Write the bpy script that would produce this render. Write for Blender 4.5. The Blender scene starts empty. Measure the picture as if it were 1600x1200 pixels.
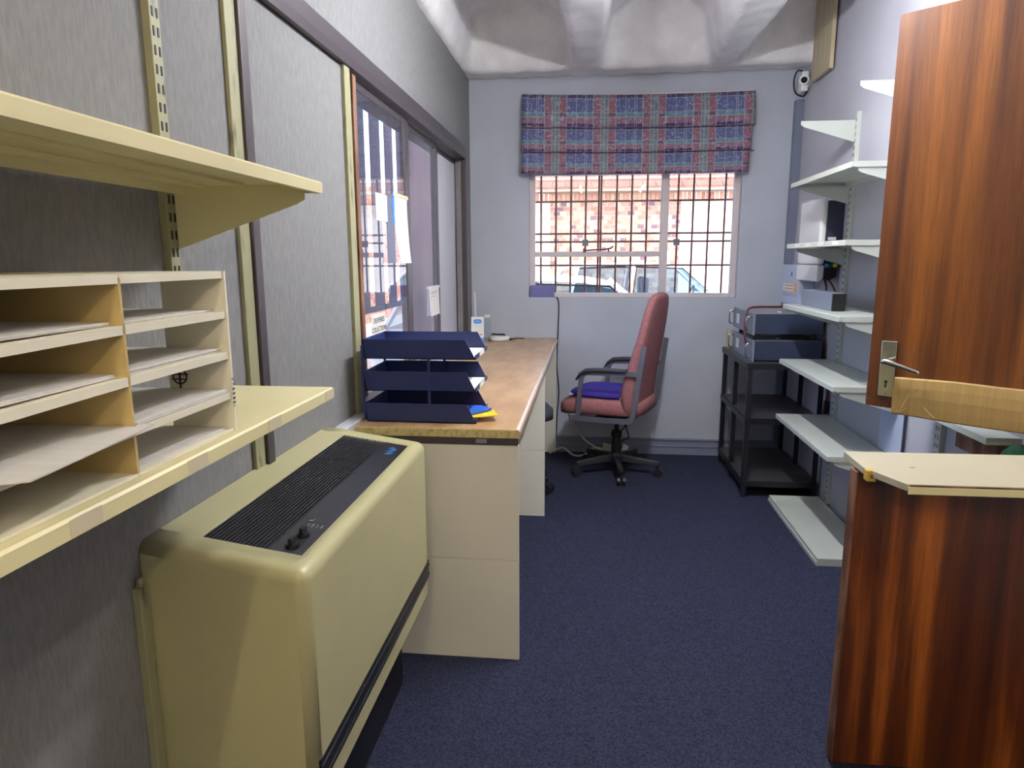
import bpy, bmesh, math, random
from mathutils import Vector, Matrix
random.seed(7)
SC = bpy.context.scene
COL = SC.collection
PI = math.pi

# ------------------------------------------------------------------ camera
def set_camera():
    f_px, pitch, yaw, roll = 1073.8, 0.1797, 0.11162, 0.003613
    cp, sp, cy, sy = math.cos(pitch), math.sin(pitch), math.cos(yaw), math.sin(yaw)
    fwd = Vector((-sy * cp, cy * cp, -sp)); r = Vector((cy, sy, 0)); d = fwd.cross(r)
    cr, sr = math.cos(roll), math.sin(roll)
    right = cr * r + sr * d; down = -sr * r + cr * d
    m = Matrix((right, -down, -fwd)).transposed().to_4x4()
    m.translation = Vector((0, 0, 1.30))
    cd = bpy.data.cameras.new('camera'); cam = bpy.data.objects.new('camera', cd)
    COL.objects.link(cam); cam.matrix_world = m
    cd.sensor_fit = 'HORIZONTAL'; cd.sensor_width = 36; cd.lens = f_px / 1600 * 36
    cd.clip_start = 0.02; cd.clip_end = 200
    SC.camera = cam
set_camera()

# ------------------------------------------------------------------ world, sun, exposure
W = bpy.data.worlds.new('sky'); SC.world = W; W.use_nodes = True
wn = W.node_tree.nodes; wl = W.node_tree.links; wn.clear()
sky = wn.new('ShaderNodeTexSky'); sky.sky_type = 'NISHITA'; sky.sun_disc = False
sky.sun_elevation = math.radians(52); sky.sun_rotation = math.radians(135); sky.dust_density = 2.0
bg = wn.new('ShaderNodeBackground'); bg.inputs[1].default_value = .48
wo = wn.new('ShaderNodeOutputWorld'); wl.new(sky.outputs[0], bg.inputs[0]); wl.new(bg.outputs[0], wo.inputs[0])
sl = bpy.data.lights.new('sun', 'SUN'); sl.energy = 2.6; sl.angle = 0.01; sl.color = (1, .95, .88)
so = bpy.data.objects.new('sun', sl); COL.objects.link(so)
so.rotation_euler = Vector((-0.6, 0.6, -0.9)).to_track_quat('-Z', 'Y').to_euler()
so.location = (6, -6, 10)
SC.view_settings.view_transform = 'Standard'; SC.view_settings.look = 'None'
SC.view_settings.gamma = 1; SC.view_settings.use_curve_mapping = False
SC.view_settings.exposure = 0.75
ROOM_LAMP_W = 54
ROOM_LAMP_COL = (1.0, .87, .62)
MID_FILL_W = 60  # strength of the added fill tube over the desk end
MID_FILL_COL = (.95, .97, 1.0)

# ------------------------------------------------------------------ materials
def lin(c):
    out = []
    for v in c[:3]:
        v = v / 255
        out.append(v / 12.92 if v <= .04045 else ((v + .055) / 1.055) ** 2.4)
    return (*out, 1)
MATS = {}
def mat(name, col, rough=.5, metal=0, var=0, vscale=(8, 8, 8), bump=0, bscale=(80, 80, 80), detail=4, spec=.5, emit=0, col2=None, ramp=(.35, .65), bdist=.002):
    m = bpy.data.materials.new(name); m.use_nodes = True
    nt = m.node_tree; n = nt.nodes; l = nt.links
    b = n['Principled BSDF']
    b.inputs['Base Color'].default_value = lin(col); b.inputs['Roughness'].default_value = rough
    b.inputs['Metallic'].default_value = metal; b.inputs['Specular IOR Level'].default_value = spec
    if emit:
        b.inputs['Emission Color'].default_value = lin(col); b.inputs['Emission Strength'].default_value = emit
    tc = None
    def tex(scale, det):
        nonlocal tc
        if tc is None: tc = n.new('ShaderNodeTexCoord')
        mp = n.new('ShaderNodeMapping'); mp.inputs['Scale'].default_value = scale
        t = n.new('ShaderNodeTexNoise'); t.inputs['Scale'].default_value = 1; t.inputs['Detail'].default_value = det
        l.new(tc.outputs['Object'], mp.inputs[0]); l.new(mp.outputs[0], t.inputs[0]); return t
    if var or col2:
        t = tex(vscale, detail); cr = n.new('ShaderNodeValToRGB')
        c1 = lin(col)
        c2 = lin(col2) if col2 else tuple(v * (1 - var) for v in c1[:3]) + (1,)
        if not col2: c1 = tuple(min(1, v * (1 + var)) for v in c1[:3]) + (1,)
        cr.color_ramp.elements[0].position = ramp[0]; cr.color_ramp.elements[1].position = ramp[1]
        cr.color_ramp.elements[0].color = c2; cr.color_ramp.elements[1].color = c1
        l.new(t.outputs[0], cr.inputs[0]); l.new(cr.outputs[0], b.inputs['Base Color'])
    if bump:
        t = tex(bscale, 3); bp = n.new('ShaderNodeBump'); bp.inputs['Strength'].default_value = bump; bp.inputs['Distance'].default_value = bdist
        l.new(t.outputs[0], bp.inputs['Height']); l.new(bp.outputs[0], b.inputs['Normal'])
    MATS[name] = m
    return m

M = {}
M['wall_left'] = mat('painted_woodchip', (124, 123, 124), .8, var=.10, vscale=(40, 130, 30), bump=.5, bscale=(60, 240, 55), detail=8, bdist=.003)
M['wall_back'] = mat('painted_plaster', (184, 189, 202), .6, var=.05, vscale=(3, 3, 3), bump=.25, bscale=(60, 60, 60))
M['wall_right'] = mat('lilac_plaster', (180, 180, 190), .6, var=.05, vscale=(3, 3, 3), bump=.25, bscale=(60, 60, 60))
M['ceiling'] = mat('rough_painted_concrete', (244, 242, 242), .8, var=.08, vscale=(6, 6, 6), bump=.8, bscale=(90, 90, 90), bdist=.006)
M['carpet'] = mat('blue_loop_carpet', (60, 63, 84), .95, col2=(31, 34, 51), vscale=(170, 170, 170), detail=3, bump=.8, bscale=(260, 260, 260), spec=.1, bdist=.004, ramp=(.3, .7))
M['cream_metal'] = mat('cream_enamel', (226, 216, 168), .45, var=.03, vscale=(5, 5, 5))
M['heater'] = mat('heater_enamel', (180, 174, 132), .34, var=.04, vscale=(3, 3, 3))
M['black_plastic'] = mat('black_plastic', (15, 15, 17), .4)
M['panel_black'] = mat('control_panel_black', (40, 40, 46), .35, var=.1, vscale=(20, 20, 20))
M['louvre'] = mat('grey_black_louvre', (46, 46, 51), .4)
M['ledge'] = mat('cream_ledge_laminate', (188, 181, 158), .4, var=.02, vscale=(3, 3, 3))
M['white_shelf'] = mat('white_enamel', (192, 197, 190), .35, var=.03, vscale=(4, 4, 4))
M['brown_frame'] = mat('bronze_aluminium', (78, 71, 76), .42, metal=.3)
M['dark_frame'] = mat('dark_bronze_aluminium', (70, 62, 64), .45, metal=.3)
M['green_post'] = mat('weathered_cream_paint', (150, 147, 114), .55, col2=(88, 84, 62), vscale=(30, 30, 9), ramp=(.28, .42), detail=6)
M['board_white'] = mat('white_laminate_board', (196, 196, 204), .4)
M['desk_panel'] = mat('cream_laminate', (230, 226, 212), .4, var=.02, vscale=(3, 3, 3))
M['desk_top'] = mat('oak_laminate', (194, 158, 116), .3, col2=(168, 130, 92), vscale=(14, 5, 14), detail=6)
M['desk_edge'] = mat('raw_chipboard_cream', (206, 190, 134), .6, col2=(168, 146, 92), vscale=(60, 60, 60), ramp=(.3, .55))
M['edge_gloss'] = mat('glossy_rolled_edge', (205, 180, 158), .16)
M['navy'] = mat('navy_plastic', (32, 44, 92), .35)
M['paper'] = mat('white_paper', (228, 226, 222), .7)
M['paper_grey'] = mat('photocopy_paper', (212, 208, 204), .7, var=.05, vscale=(3, 90, 3))
M['card_white'] = mat('white_cardboard', (232, 226, 206), .65)
M['card_tan'] = mat('kraft_cardboard', (198, 172, 114), .7, var=.05, vscale=(10, 10, 10))
M['kraft_box'] = mat('brown_corrugated_card', (168, 138, 84), .7, var=.08, vscale=(90, 4, 4), bump=.3, bscale=(160, 4, 4))
M['ink'] = mat('black_ink', (28, 28, 32), .6)
M['teal_ink'] = mat('teal_ink', (60, 100, 112), .6)
M['blue_ink'] = mat('blue_print', (62, 132, 214), .5)
M['light_blue'] = mat('light_blue_print', (150, 205, 250), .5)
M['red_ink'] = mat('red_print', (200, 60, 60), .5)
M['orange_ink'] = mat('orange_print', (232, 160, 90), .5)
M['chrome'] = mat('polished_chrome', (205, 204, 196), .18, metal=1)
M['steel'] = mat('grey_steel', (150, 150, 160), .4, metal=.6)
M['pink_fabric'] = mat('rust_pink_upholstery', (158, 106, 108), .85, var=.10, vscale=(60, 60, 60), bump=.3, bscale=(300, 300, 300), spec=.2)
M['purple'] = mat('purple_fabric', (66, 52, 150), .8, var=.08, vscale=(60, 60, 60), spec=.2)
M['chair_frame'] = mat('grey_painted_steel', (112, 112, 126), .4, metal=.3)
M['chair_black'] = mat('chair_black_plastic', (34, 34, 40), .45)
M['arm_pad'] = mat('charcoal_foam', (58, 58, 68), .6)
M['rack_black'] = mat('black_rack_steel', (22, 23, 30), .4)
M['rack_shelf'] = mat('grey_rack_shelf', (66, 63, 67), .4, var=.1, vscale=(5, 5, 5))
M['amp_blue'] = mat('blue_grey_enamel', (48, 56, 80), .42, var=.05, vscale=(4, 4, 4))
M['amp_grey'] = mat('grey_front_plate', (120, 128, 146), .4)
M['amp_top'] = mat('bare_metal_top', (150, 148, 150), .4, metal=.4)
M['trunk'] = mat('grey_blue_trunking', (112, 120, 140), .45)
M['baseboard'] = mat('grey_skirting_duct', (122, 128, 150), .45)
M['white_plastic'] = mat('white_plastic', (230, 230, 232), .35)
M['white_cable'] = mat('white_cable', (206, 204, 200), .5)
M['red_cable'] = mat('red_cable', (92, 28, 36), .5)
M['beige_plastic'] = mat('beige_plastic', (214, 206, 168), .45)
M['inv_dark'] = mat('dark_blue_casing', (46, 52, 74), .4)
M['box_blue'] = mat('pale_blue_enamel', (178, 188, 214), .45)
M['ply'] = mat('pale_plywood', (200, 186, 156), .6, col2=(180, 166, 134), vscale=(4, 60, 4), detail=6)
M['white_frame'] = mat('white_painted_steel', (214, 204, 206), .45)
M['bar_red'] = mat('oxide_red_bar', (110, 62, 62), .5)
M['lock_grey'] = mat('lock_box_grey', (120, 118, 130), .5)
M['violet_box'] = mat('violet_card', (110, 112, 168), .55)
M['tape'] = mat('masking_tape', (212, 200, 170), .6)
M['lens'] = mat('black_lens', (14, 14, 20), .08)
M['green_cloth'] = mat('green_cloth', (40, 96, 70), .8, var=.2, vscale=(40, 40, 40))
M['yellow'] = mat('yellow_card', (240, 200, 40), .5)
M['blue_card'] = mat('blue_card', (38, 92, 196), .5)
M['orange'] = mat('orange_card', (240, 150, 50), .5)
M['red_card'] = mat('red_card', (196, 52, 44), .5)
M['yellow_wood'] = mat('yellow_wood_block', (206, 172, 84), .5)
M['brass'] = mat('old_brass', (150, 120, 60), .4, metal=.7)
M['car_white'] = mat('white_car_paint', (240, 240, 240), .12)
M['tyre'] = mat('tyre_rubber', (24, 24, 26), .8)
M['car_dark'] = mat('dark_car_interior', (52, 58, 76), .6)
M['render_white'] = mat('white_rendered_wall', (238, 234, 228), .8)
M['mauve'] = mat('mauve_render', (104, 88, 94), .7, col2=(84, 72, 80), vscale=(6, 6, 2))
M['slat'] = mat('dark_timber_slat', (86, 82, 100), .6)
M['paving'] = mat('pale_paving', (214, 208, 202), .85, var=.05, vscale=(3, 3, 3))
M['mortar'] = mat('mortar', (214, 198, 186), .9)
M['roof_tile'] = mat('clay_roof_tile', (140, 104, 90), .8, var=.15, vscale=(3, 3, 3))
M['timber_pale'] = mat('pale_eave_board', (226, 214, 196), .7)
BR = [mat('brick_%s' % k, c, .85, var=.1, vscale=(20, 20, 20)) for k, c in (('salmon', (196, 148, 130)), ('rust', (180, 126, 108)), ('sand', (208, 170, 146)), ('plum', (128, 100, 106)))]

def wood(name, c_dark, c_mid, c_light, sx, rough, coat=.3):
    m = bpy.data.materials.new(name); m.use_nodes = True
    nt = m.node_tree; n = nt.nodes; l = nt.links; b = n['Principled BSDF']
    tc = n.new('ShaderNodeTexCoord'); mp = n.new('ShaderNodeMapping'); mp.inputs['Scale'].default_value = (sx, sx, .55)
    t = n.new('ShaderNodeTexNoise'); t.inputs['Scale'].default_value = 1; t.inputs['Detail'].default_value = 5; t.inputs['Distortion'].default_value = .35
    l.new(tc.outputs['Object'], mp.inputs[0]); l.new(mp.outputs[0], t.inputs[0])
    cr = n.new('ShaderNodeValToRGB'); e = cr.color_ramp.elements
    e[0].position = .34; e[0].color = lin(c_dark); e[1].position = .68; e[1].color = lin(c_light)
    x = e.new(.5); x.color = lin(c_mid)
    l.new(t.outputs[0], cr.inputs[0])
    mp2 = n.new('ShaderNodeMapping'); mp2.inputs['Scale'].default_value = (sx * 14, sx * 14, 9)
    t2 = n.new('ShaderNodeTexNoise'); t2.inputs['Scale'].default_value = 1; t2.inputs['Detail'].default_value = 3
    l.new(tc.outputs['Object'], mp2.inputs[0]); l.new(mp2.outputs[0], t2.inputs[0])
    mx = n.new('ShaderNodeMix'); mx.data_type = 'RGBA'; mx.blend_type = 'MULTIPLY'; mx.inputs[0].default_value = .5
    cr2 = n.new('ShaderNodeValToRGB'); cr2.color_ramp.elements[0].position = .3; cr2.color_ramp.elements[1].position = .62
    cr2.color_ramp.elements[0].color = (.45, .4, .35, 1)
    l.new(t2.outputs[0], cr2.inputs[0]); l.new(cr.outputs[0], mx.inputs[6]); l.new(cr2.outputs[0], mx.inputs[7])
    l.new(mx.outputs[2], b.inputs['Base Color'])
    b.inputs['Roughness'].default_value = rough; b.inputs['Coat Weight'].default_value = coat; b.inputs['Coat Roughness'].default_value = .2
    return m
M['door_wood'] = wood('sapele_veneer', (66, 30, 8), (102, 54, 14), (134, 78, 24), 15, .45, .12)
M['leaf_wood'] = wood('dark_mahogany_veneer', (54, 22, 8), (96, 44, 14), (186, 104, 34), 12, .35)
M['worn_edge'] = mat('worn_lipping', (134, 98, 76), .6, col2=(92, 54, 34), vscale=(20, 20, 7), ramp=(.4, .6))

def glass(name, tint=(1, 1, 1), ior=1.5):
    m = bpy.data.materials.new(name); m.use_nodes = True
    n = m.node_tree.nodes; l = m.node_tree.links; n.clear()
    o = n.new('ShaderNodeOutputMaterial'); mx = n.new('ShaderNodeMixShader')
    tr = n.new('ShaderNodeBsdfTransparent'); tr.inputs[0].default_value = (*tint, 1)
    gl = n.new('ShaderNodeBsdfGlossy'); gl.inputs['Roughness'].default_value = 0.0
    fr = n.new('ShaderNodeFresnel'); fr.inputs[0].default_value = ior
    ge = n.new('ShaderNodeNewGeometry'); mu = n.new('ShaderNodeMath'); mu.operation = 'SUBTRACT'; mu.use_clamp = True   # reflect once, on the outer face only
    l.new(fr.outputs[0], mu.inputs[0]); l.new(ge.outputs['Backfacing'], mu.inputs[1]); l.new(mu.outputs[0], mx.inputs[0]); l.new(tr.outputs[0], mx.inputs[1]); l.new(gl.outputs[0], mx.inputs[2]); l.new(mx.outputs[0], o.inputs[0])
    return m
M['glass'] = glass('window_glass')
M['part_glass'] = glass('partition_glass', (.92, .90, .92), 1.9)
M['car_glass'] = glass('car_glass', (.72, .82, .86), 1.6)
M['jar_glass'] = glass('jar_glass', (.9, .93, .95), 1.4)
M['clear_tape'] = glass('clear_tape', (.92, .9, .84), 1.6)

def fabric():
    m = bpy.data.materials.new('patchwork_print_fabric'); m.use_nodes = True
    nt = m.node_tree; n = nt.nodes; l = nt.links; b = n['Principled BSDF']
    b.inputs['Roughness'].default_value = .8; b.inputs['Specular IOR Level'].default_value = .2
    tc = n.new('ShaderNodeTexCoord'); sp = n.new('ShaderNodeSeparateXYZ'); l.new(tc.outputs['UV'], sp.inputs[0])
    def math_(op, a, bval=None, c=None):
        k = n.new('ShaderNodeMath'); k.operation = op
        for i, v in enumerate((a, bval, c)):
            if v is None: continue
            if hasattr(v, 'links'): l.new(v, k.inputs[i])
            else: k.inputs[i].default_value = v
        return k.outputs[0]
    def ramp(src, stops):
        r = n.new('ShaderNodeValToRGB'); r.color_ramp.interpolation = 'CONSTANT'; e = r.color_ramp.elements
        e[0].position = stops[0][0]; e[0].color = lin(stops[0][1]); e[1].position = stops[1][0]; e[1].color = lin(stops[1][1])
        for p, c in stops[2:]:
            k = e.new(p); k.color = lin(c)
        l.new(src, r.inputs[0]); return r.outputs[0]
    def mix(f, a, c):
        k = n.new('ShaderNodeMix'); k.data_type = 'RGBA'
        if hasattr(f, 'links'): l.new(f, k.inputs[0])
        else: k.inputs[0].default_value = f
        l.new(a, k.inputs[6])
        if hasattr(c, 'links'): l.new(c, k.inputs[7])
        else: k.inputs[7].default_value = lin(c)
        return k.outputs[2]
    u = math_('FRACT', sp.outputs[0]); v = math_('FRACT', sp.outputs[1])     # u: pattern repeats across, v: 0 top .. 1 bottom of a fold
    navy, teal, red, green, plum = (92, 98, 138), (98, 130, 142), (138, 102, 114), (112, 122, 128), (124, 106, 126)
    blue = ramp(v, [(0, (84, 74, 110)), (.14, navy), (.56, teal), (.70, red), (.88, (66, 62, 118)), (.96, red)])
    redc = ramp(v, [(0, red), (.10, (110, 84, 104)), (.16, (140, 98, 110)), (.55, (112, 82, 100)), (.70, red), (.95, plum)])
    grn = ramp(v, [(0, green), (.55, (116, 128, 130)), (.95, plum)])
    is_red = ramp(u, [(0, (0, 0, 0)), (.465, (255, 255, 255)), (.92, (0, 0, 0))])
    is_grn = ramp(u, [(0, (0, 0, 0)), (.62, (255, 255, 255)), (.77, (0, 0, 0))])
    c = mix(is_red, blue, redc); c = mix(is_grn, c, grn)
    # pale outline stripes between the columns and squiggles inside the squares
    def line(src, at, w):
        return math_('LESS_THAN', math_('ABSOLUTE', math_('SUBTRACT', src, at)), w)
    ln = line(u, .465, .008)
    for at in (.62, .77, .92, .12, .30, .34, .69): ln = math_('MAXIMUM', ln, line(u, at, .006))
    for at in (.14, .56, .70): ln = math_('MAXIMUM', ln, math_('MULTIPLY', line(v, at, .012), .7))
    c = mix(math_('MULTIPLY', ln, .5), c, (188, 196, 206))
    vo = n.new('ShaderNodeTexVoronoi'); vo.feature = 'DISTANCE_TO_EDGE'; vo.inputs['Scale'].default_value = 1
    mp = n.new('ShaderNodeMapping'); mp.inputs['Scale'].default_value = (13, 6, 1); l.new(tc.outputs['UV'], mp.inputs[0]); l.new(mp.outputs[0], vo.inputs['Vector'])
    ns = n.new('ShaderNodeTexNoise'); ns.inputs['Scale'].default_value = 9; l.new(tc.outputs['UV'], ns.inputs[0])
    sq = math_('MULTIPLY', math_('LESS_THAN', vo.outputs['Distance'], .05), math_('GREATER_THAN', ns.outputs[0], .5))
    c = mix(math_('MULTIPLY', sq, .42), c, (190, 198, 220))
    l.new(c, b.inputs['Base Color'])
    return m
M['fabric'] = fabric()

# ------------------------------------------------------------------ building helpers
ORG = {}
class MB:
    def __init__(s): s.v = []; s.f = []; s.mi = []; s.uv = None
    def _add(s, vs, fs, mi=0):
        o = len(s.v); s.v += [tuple(p) for p in vs]
        for f in fs: s.f.append([i + o for i in f]); s.mi.append(mi)
        return s
    def box(s, x0, x1, y0, y1, z0, z1, mi=0):
        vs = [(x, y, z) for z in (z0, z1) for y in (y0, y1) for x in (x0, x1)]
        return s._add(vs, [(0, 2, 3, 1), (4, 5, 7, 6), (0, 1, 5, 4), (2, 6, 7, 3), (0, 4, 6, 2), (1, 3, 7, 5)], mi)
    def hexa(s, p, mi=0):
        return s._add(p, [(0, 3, 2, 1), (4, 5, 6, 7), (0, 1, 5, 4), (1, 2, 6, 5), (2, 3, 7, 6), (3, 0, 4, 7)], mi)
    def prism(s, poly, axis, a0, a1, mi=0):
        def pt(q, a):
            return {'x': (a, q[0], q[1]), 'y': (q[0], a, q[1]), 'z': (q[0], q[1], a)}[axis]
        n = len(poly); vs = [pt(q, a0) for q in poly] + [pt(q, a1) for q in poly]
        fs = [list(range(n))[::-1], list(range(n, 2 * n))] + [(i, (i + 1) % n, n + (i + 1) % n, n + i) for i in range(n)]
        return s._add(vs, fs, mi)
    def cyl(s, p0, p1, r, n=14, r1=None, mi=0):
        return s.tube([p0, p1], [r, r if r1 is None else r1], n, mi)
    def tube(s, pts, r, n=8, mi=0):
        pts = [Vector(p) for p in pts]; rs = r if isinstance(r, (list, tuple)) else [r] * len(pts)
        rings = []; ref = None
        for i, p in enumerate(pts):
            d = (pts[min(i + 1, len(pts) - 1)] - pts[max(i - 1, 0)])
            if d.length < 1e-9: d = Vector((0, 0, 1))
            d.normalize()
            if ref is None: ref = d.orthogonal().normalized()
            a = (ref - d * ref.dot(d)); a = a.normalized() if a.length > 1e-6 else d.orthogonal().normalized(); ref = a; b = d.cross(a)
            rings.append([p + rs[i] * (math.cos(2 * PI * k / n) * a + math.sin(2 * PI * k / n) * b) for k in range(n)])
        vs = [q for g in rings for q in g]; fs = []
        for i in range(len(pts) - 1):
            for k in range(n):
                k2 = (k + 1) % n; fs.append((i * n + k, i * n + k2, (i + 1) * n + k2, (i + 1) * n + k))
        fs.append(list(range(n))[::-1]); fs.append([(len(pts) - 1) * n + k for k in range(n)])
        return s._add(vs, fs, mi)
    def strip(s, pts, side, w, h, mi=0):
        """flat bar swept along pts; side = fixed direction across, w its width, h its thickness"""
        pts = [Vector(p) for p in pts]; side = Vector(side).normalized(); vs = []; fs = []
        for i, p in enumerate(pts):
            d = (pts[min(i + 1, len(pts) - 1)] - pts[max(i - 1, 0)]).normalized(); nn = d.cross(side).normalized()
            for a, b in ((-1, -1), (1, -1), (1, 1), (-1, 1)): vs.append(p + side * (a * w / 2) + nn * (b * h / 2))
        m = len(pts)
        for i in range(m - 1):
            for k in range(4):
                k2 = (k + 1) % 4; fs.append((i * 4 + k, i * 4 + k2, (i + 1) * 4 + k2, (i + 1) * 4 + k))
        fs.append((3, 2, 1, 0)); fs.append(tuple((m - 1) * 4 + k for k in range(4)))
        return s._add(vs, fs, mi)
    def lathe(s, prof, c, n=20, mi=0):
        vs = []; fs = []
        for r, z in prof:
            for k in range(n): vs.append((c[0] + r * math.cos(2 * PI * k / n), c[1] + r * math.sin(2 * PI * k / n), c[2] + z))
        for i in range(len(prof) - 1):
            for k in range(n):
                k2 = (k + 1) % n; fs.append((i * n + k, i * n + k2, (i + 1) * n + k2, (i + 1) * n + k))
        fs.append(list(range(n))[::-1]); fs.append([(len(prof) - 1) * n + k for k in range(n)])
        return s._add(vs, fs, mi)
    def loft(s, rings, mi=0, cap=True):
        n = len(rings[0]); vs = [p for g in rings for p in g]; fs = []
        for i in range(len(rings) - 1):
            for k in range(n):
                k2 = (k + 1) % n; fs.append((i * n + k, i * n + k2, (i + 1) * n + k2, (i + 1) * n + k))
        if cap: fs.append(list(range(n))[::-1]); fs.append([(len(rings) - 1) * n + k for k in range(n)])
        return s._add(vs, fs, mi)
    def build(s, name, mats, parent=None, bevel=0, seg=2, smooth=False, origin=None, label=None):
        if parent is not None: o3 = ORG[parent]
        elif origin is not None: o3 = Vector(origin)
        else:
            xs = [p[0] for p in s.v]; ys = [p[1] for p in s.v]; zs = [p[2] for p in s.v]
            o3 = Vector(((min(xs) + max(xs)) / 2, (min(ys) + max(ys)) / 2, min(zs)))
        me = bpy.data.meshes.new(name)
        me.from_pydata([tuple(Vector(p) - o3) for p in s.v], [], s.f)
        for m in (mats if isinstance(mats, (list, tuple)) else [mats]): me.materials.append(m)
        if any(s.mi): me.polygons.foreach_set('material_index', s.mi)
        if s.uv:
            lay = me.uv_layers.new(name='UVMap')
            for lp in me.loops: lay.data[lp.index].uv = s.uv[lp.vertex_index]
        bm = bmesh.new(); bm.from_mesh(me); bmesh.ops.recalc_face_normals(bm, faces=bm.faces); bm.to_mesh(me); bm.free()
        if smooth: me.polygons.foreach_set('use_smooth', [True] * len(me.polygons))
        ob = bpy.data.objects.new(name, me); COL.objects.link(ob)
        if parent is not None: ob.parent = parent; ORG[ob] = o3
        else: ob.location = o3; ORG[ob] = o3
        if bevel:
            md = ob.modifiers.new('bevel', 'BEVEL'); md.width = bevel; md.segments = seg; md.limit_method = 'ANGLE'; md.angle_limit = math.radians(35)
            md.harden_normals = False
        if label: ob['label'] = label
        return ob

def thing(name, label, cat, loc, rz=0, group=None, local=False):
    o = bpy.data.objects.new(name, None); COL.objects.link(o); o.empty_display_size = .05
    o.location = loc; o.rotation_euler = (0, 0, rz); o['label'] = label; o['category'] = cat
    if group: o['group'] = group
    ORG[o] = Vector((0, 0, 0)) if local else Vector(loc)
    return o
def tag(o, label, cat, group=None):
    o['label'] = label; o['category'] = cat
    if group: o['group'] = group
    return o
def struct(o): o['kind'] = 'structure'; return o
def stuff(o): o['kind'] = 'stuff'; return o
def share(src, name, parent, loc, rot=None):
    """a further part sharing mesh data with src, placed at loc in its thing's own coordinates"""
    c = bpy.data.objects.new(name, src.data); COL.objects.link(c); c.parent = parent; c.location = loc
    if rot: c.rotation_euler = rot
    ORG[c] = Vector((0, 0, 0)); return c
def part_at(mb, name, mats, parent, loc, rot=None, **kw):
    """part whose mesh is drawn around its own origin and then placed"""
    keep = ORG[parent]; ORG[parent] = Vector((0, 0, 0)); o = mb.build(name, mats, parent, **kw); ORG[parent] = keep
    o.location = Vector(loc) - keep
    if rot: o.rotation_euler = rot
    return o
def text(s, name, size, m, parent, loc, rot, depth=.0004, align='CENTER'):
    cu = bpy.data.curves.new(name, 'FONT'); cu.body = s; cu.size = size; cu.extrude = depth; cu.align_x = align; cu.align_y = 'CENTER'; cu.resolution_u = 3
    tmp = bpy.data.objects.new('tmp', cu); COL.objects.link(tmp)
    me = bpy.data.meshes.new_from_object(tmp.evaluated_get(bpy.context.evaluated_depsgraph_get()))
    bpy.data.objects.remove(tmp); bpy.data.curves.remove(cu)
    me.name = name; me.materials.clear(); me.materials.append(m)
    o = bpy.data.objects.new(name, me); COL.objects.link(o); o.parent = parent
    o.location = Vector(loc) - ORG[parent]; o.rotation_euler = rot; ORG[o] = ORG[parent]
    return o
def arc(c, r, a0, a1, n=8):
    return [(c[0] + r * math.cos(a0 + (a1 - a0) * i / n), c[1] + r * math.sin(a0 + (a1 - a0) * i / n)) for i in range(n + 1)]
def superell(cx, cy, a, b, p, n=28):
    out = []
    for k in range(n):
        t = 2 * PI * k / n; c, s_ = math.cos(t), math.sin(t)
        out.append((cx + a * math.copysign(abs(c) ** (2 / p), c), cy + b * math.copysign(abs(s_) ** (2 / p), s_)))
    return out
def spline(pts, n=8):
    pts = [Vector(p) for p in pts]; out = []
    for i in range(len(pts) - 1):
        p0 = pts[max(i - 1, 0)]; p1 = pts[i]; p2 = pts[i + 1]; p3 = pts[min(i + 2, len(pts) - 1)]
        for k in range(n):
            t = k / n
            out.append(.5 * ((2 * p1) + (p2 - p0) * t + (2 * p0 - 5 * p1 + 4 * p2 - p3) * t * t + (3 * p1 - p0 - 3 * p2 + p3) * t ** 3))
    out.append(pts[-1]); return out

# ------------------------------------------------------------------ room shell
XL, XR, YB = -.785, 1.27, 4.595          # left wall, right wall, back wall
struct(MB().box(-.95, 3.0, -1.8, 4.85, -.12, 0).build('floor', M['carpet']))

# left wall: pieces around the glazed opening Y 2.24..4.26, z .77..1.90
w = MB()
w.box(XL - .14, XL, -1.8, 2.20, 0, 2.95); w.box(XL - .14, XL, 2.20, 4.26, 0, .765); w.box(XL - .14, XL, 2.20, 4.26, 1.90, 2.95); w.box(XL - .14, XL, 4.26, 4.85, 0, 2.95)
struct(w.build('wall_left', M['wall_left']))
# back wall with the window hole x -.40...94, z 1.05..1.95
hx0, hx1, hz0, hz1 = -.40, .94, 1.05, 1.86
w = MB()
w.box(XL - .14, hx0, YB, YB + .22, 0, 2.95); w.box(hx1, 3.0, YB, YB + .22, 0, 2.95); w.box(hx0, hx1, YB, YB + .22, 0, hz0); w.box(hx0, hx1, YB, YB + .22, hz1, 2.95)
struct(w.build('wall_back', M['wall_back']))
struct(MB().box(1.52, 1.75, -1.8, 2.0, 0, 2.95).build('wall_right', M['wall_right']))
w = MB(); w.box(XR, XR + .25, 2.0, YB, 0, 2.95)
struct(w.build('wall_right', M['wall_right']))
struct(MB().box(-.95, 3.0, -1.95, -1.8, 0, 2.95).build('wall_front', M['wall_right']))

# ceiling: waffle slab as a height field (ribs run along the room, closed by an edge beam at the back wall)
def sstep(t): t = max(0, min(1, t)); return t * t * (3 - 2 * t)
def ceil_z(x, y):
    k = round((x + .04) / .805); cx = -.04 + k * .805
    dx = abs(x - cx); tx = (dx - .066 - .022 * (4.4 - y)) / .085
    ty = (4.45 - y) / .16
    s1 = sstep(tx); s2 = sstep(ty)
    sm = s1 * s2
    return 2.425 + .26 * sm + .10 * s2 * sstep((dx - .12) / .22) + (.006 * math.sin(x * 31 + y * 13) * math.sin(y * 23)) * .6
xs = [XL - .05 + i * .0225 for i in range(int((1.8 - XL + .05) / .0225) + 1)]
ys = [-1.8 + j * .06 for j in range(82)] + [3.12 + j * .0225 for j in range(67)]
ys = sorted(set(round(y, 4) for y in ys if y <= YB + .01))
nx = len(xs); vs = [(x, y, ceil_z(x, y)) for y in ys for x in xs]
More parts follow.
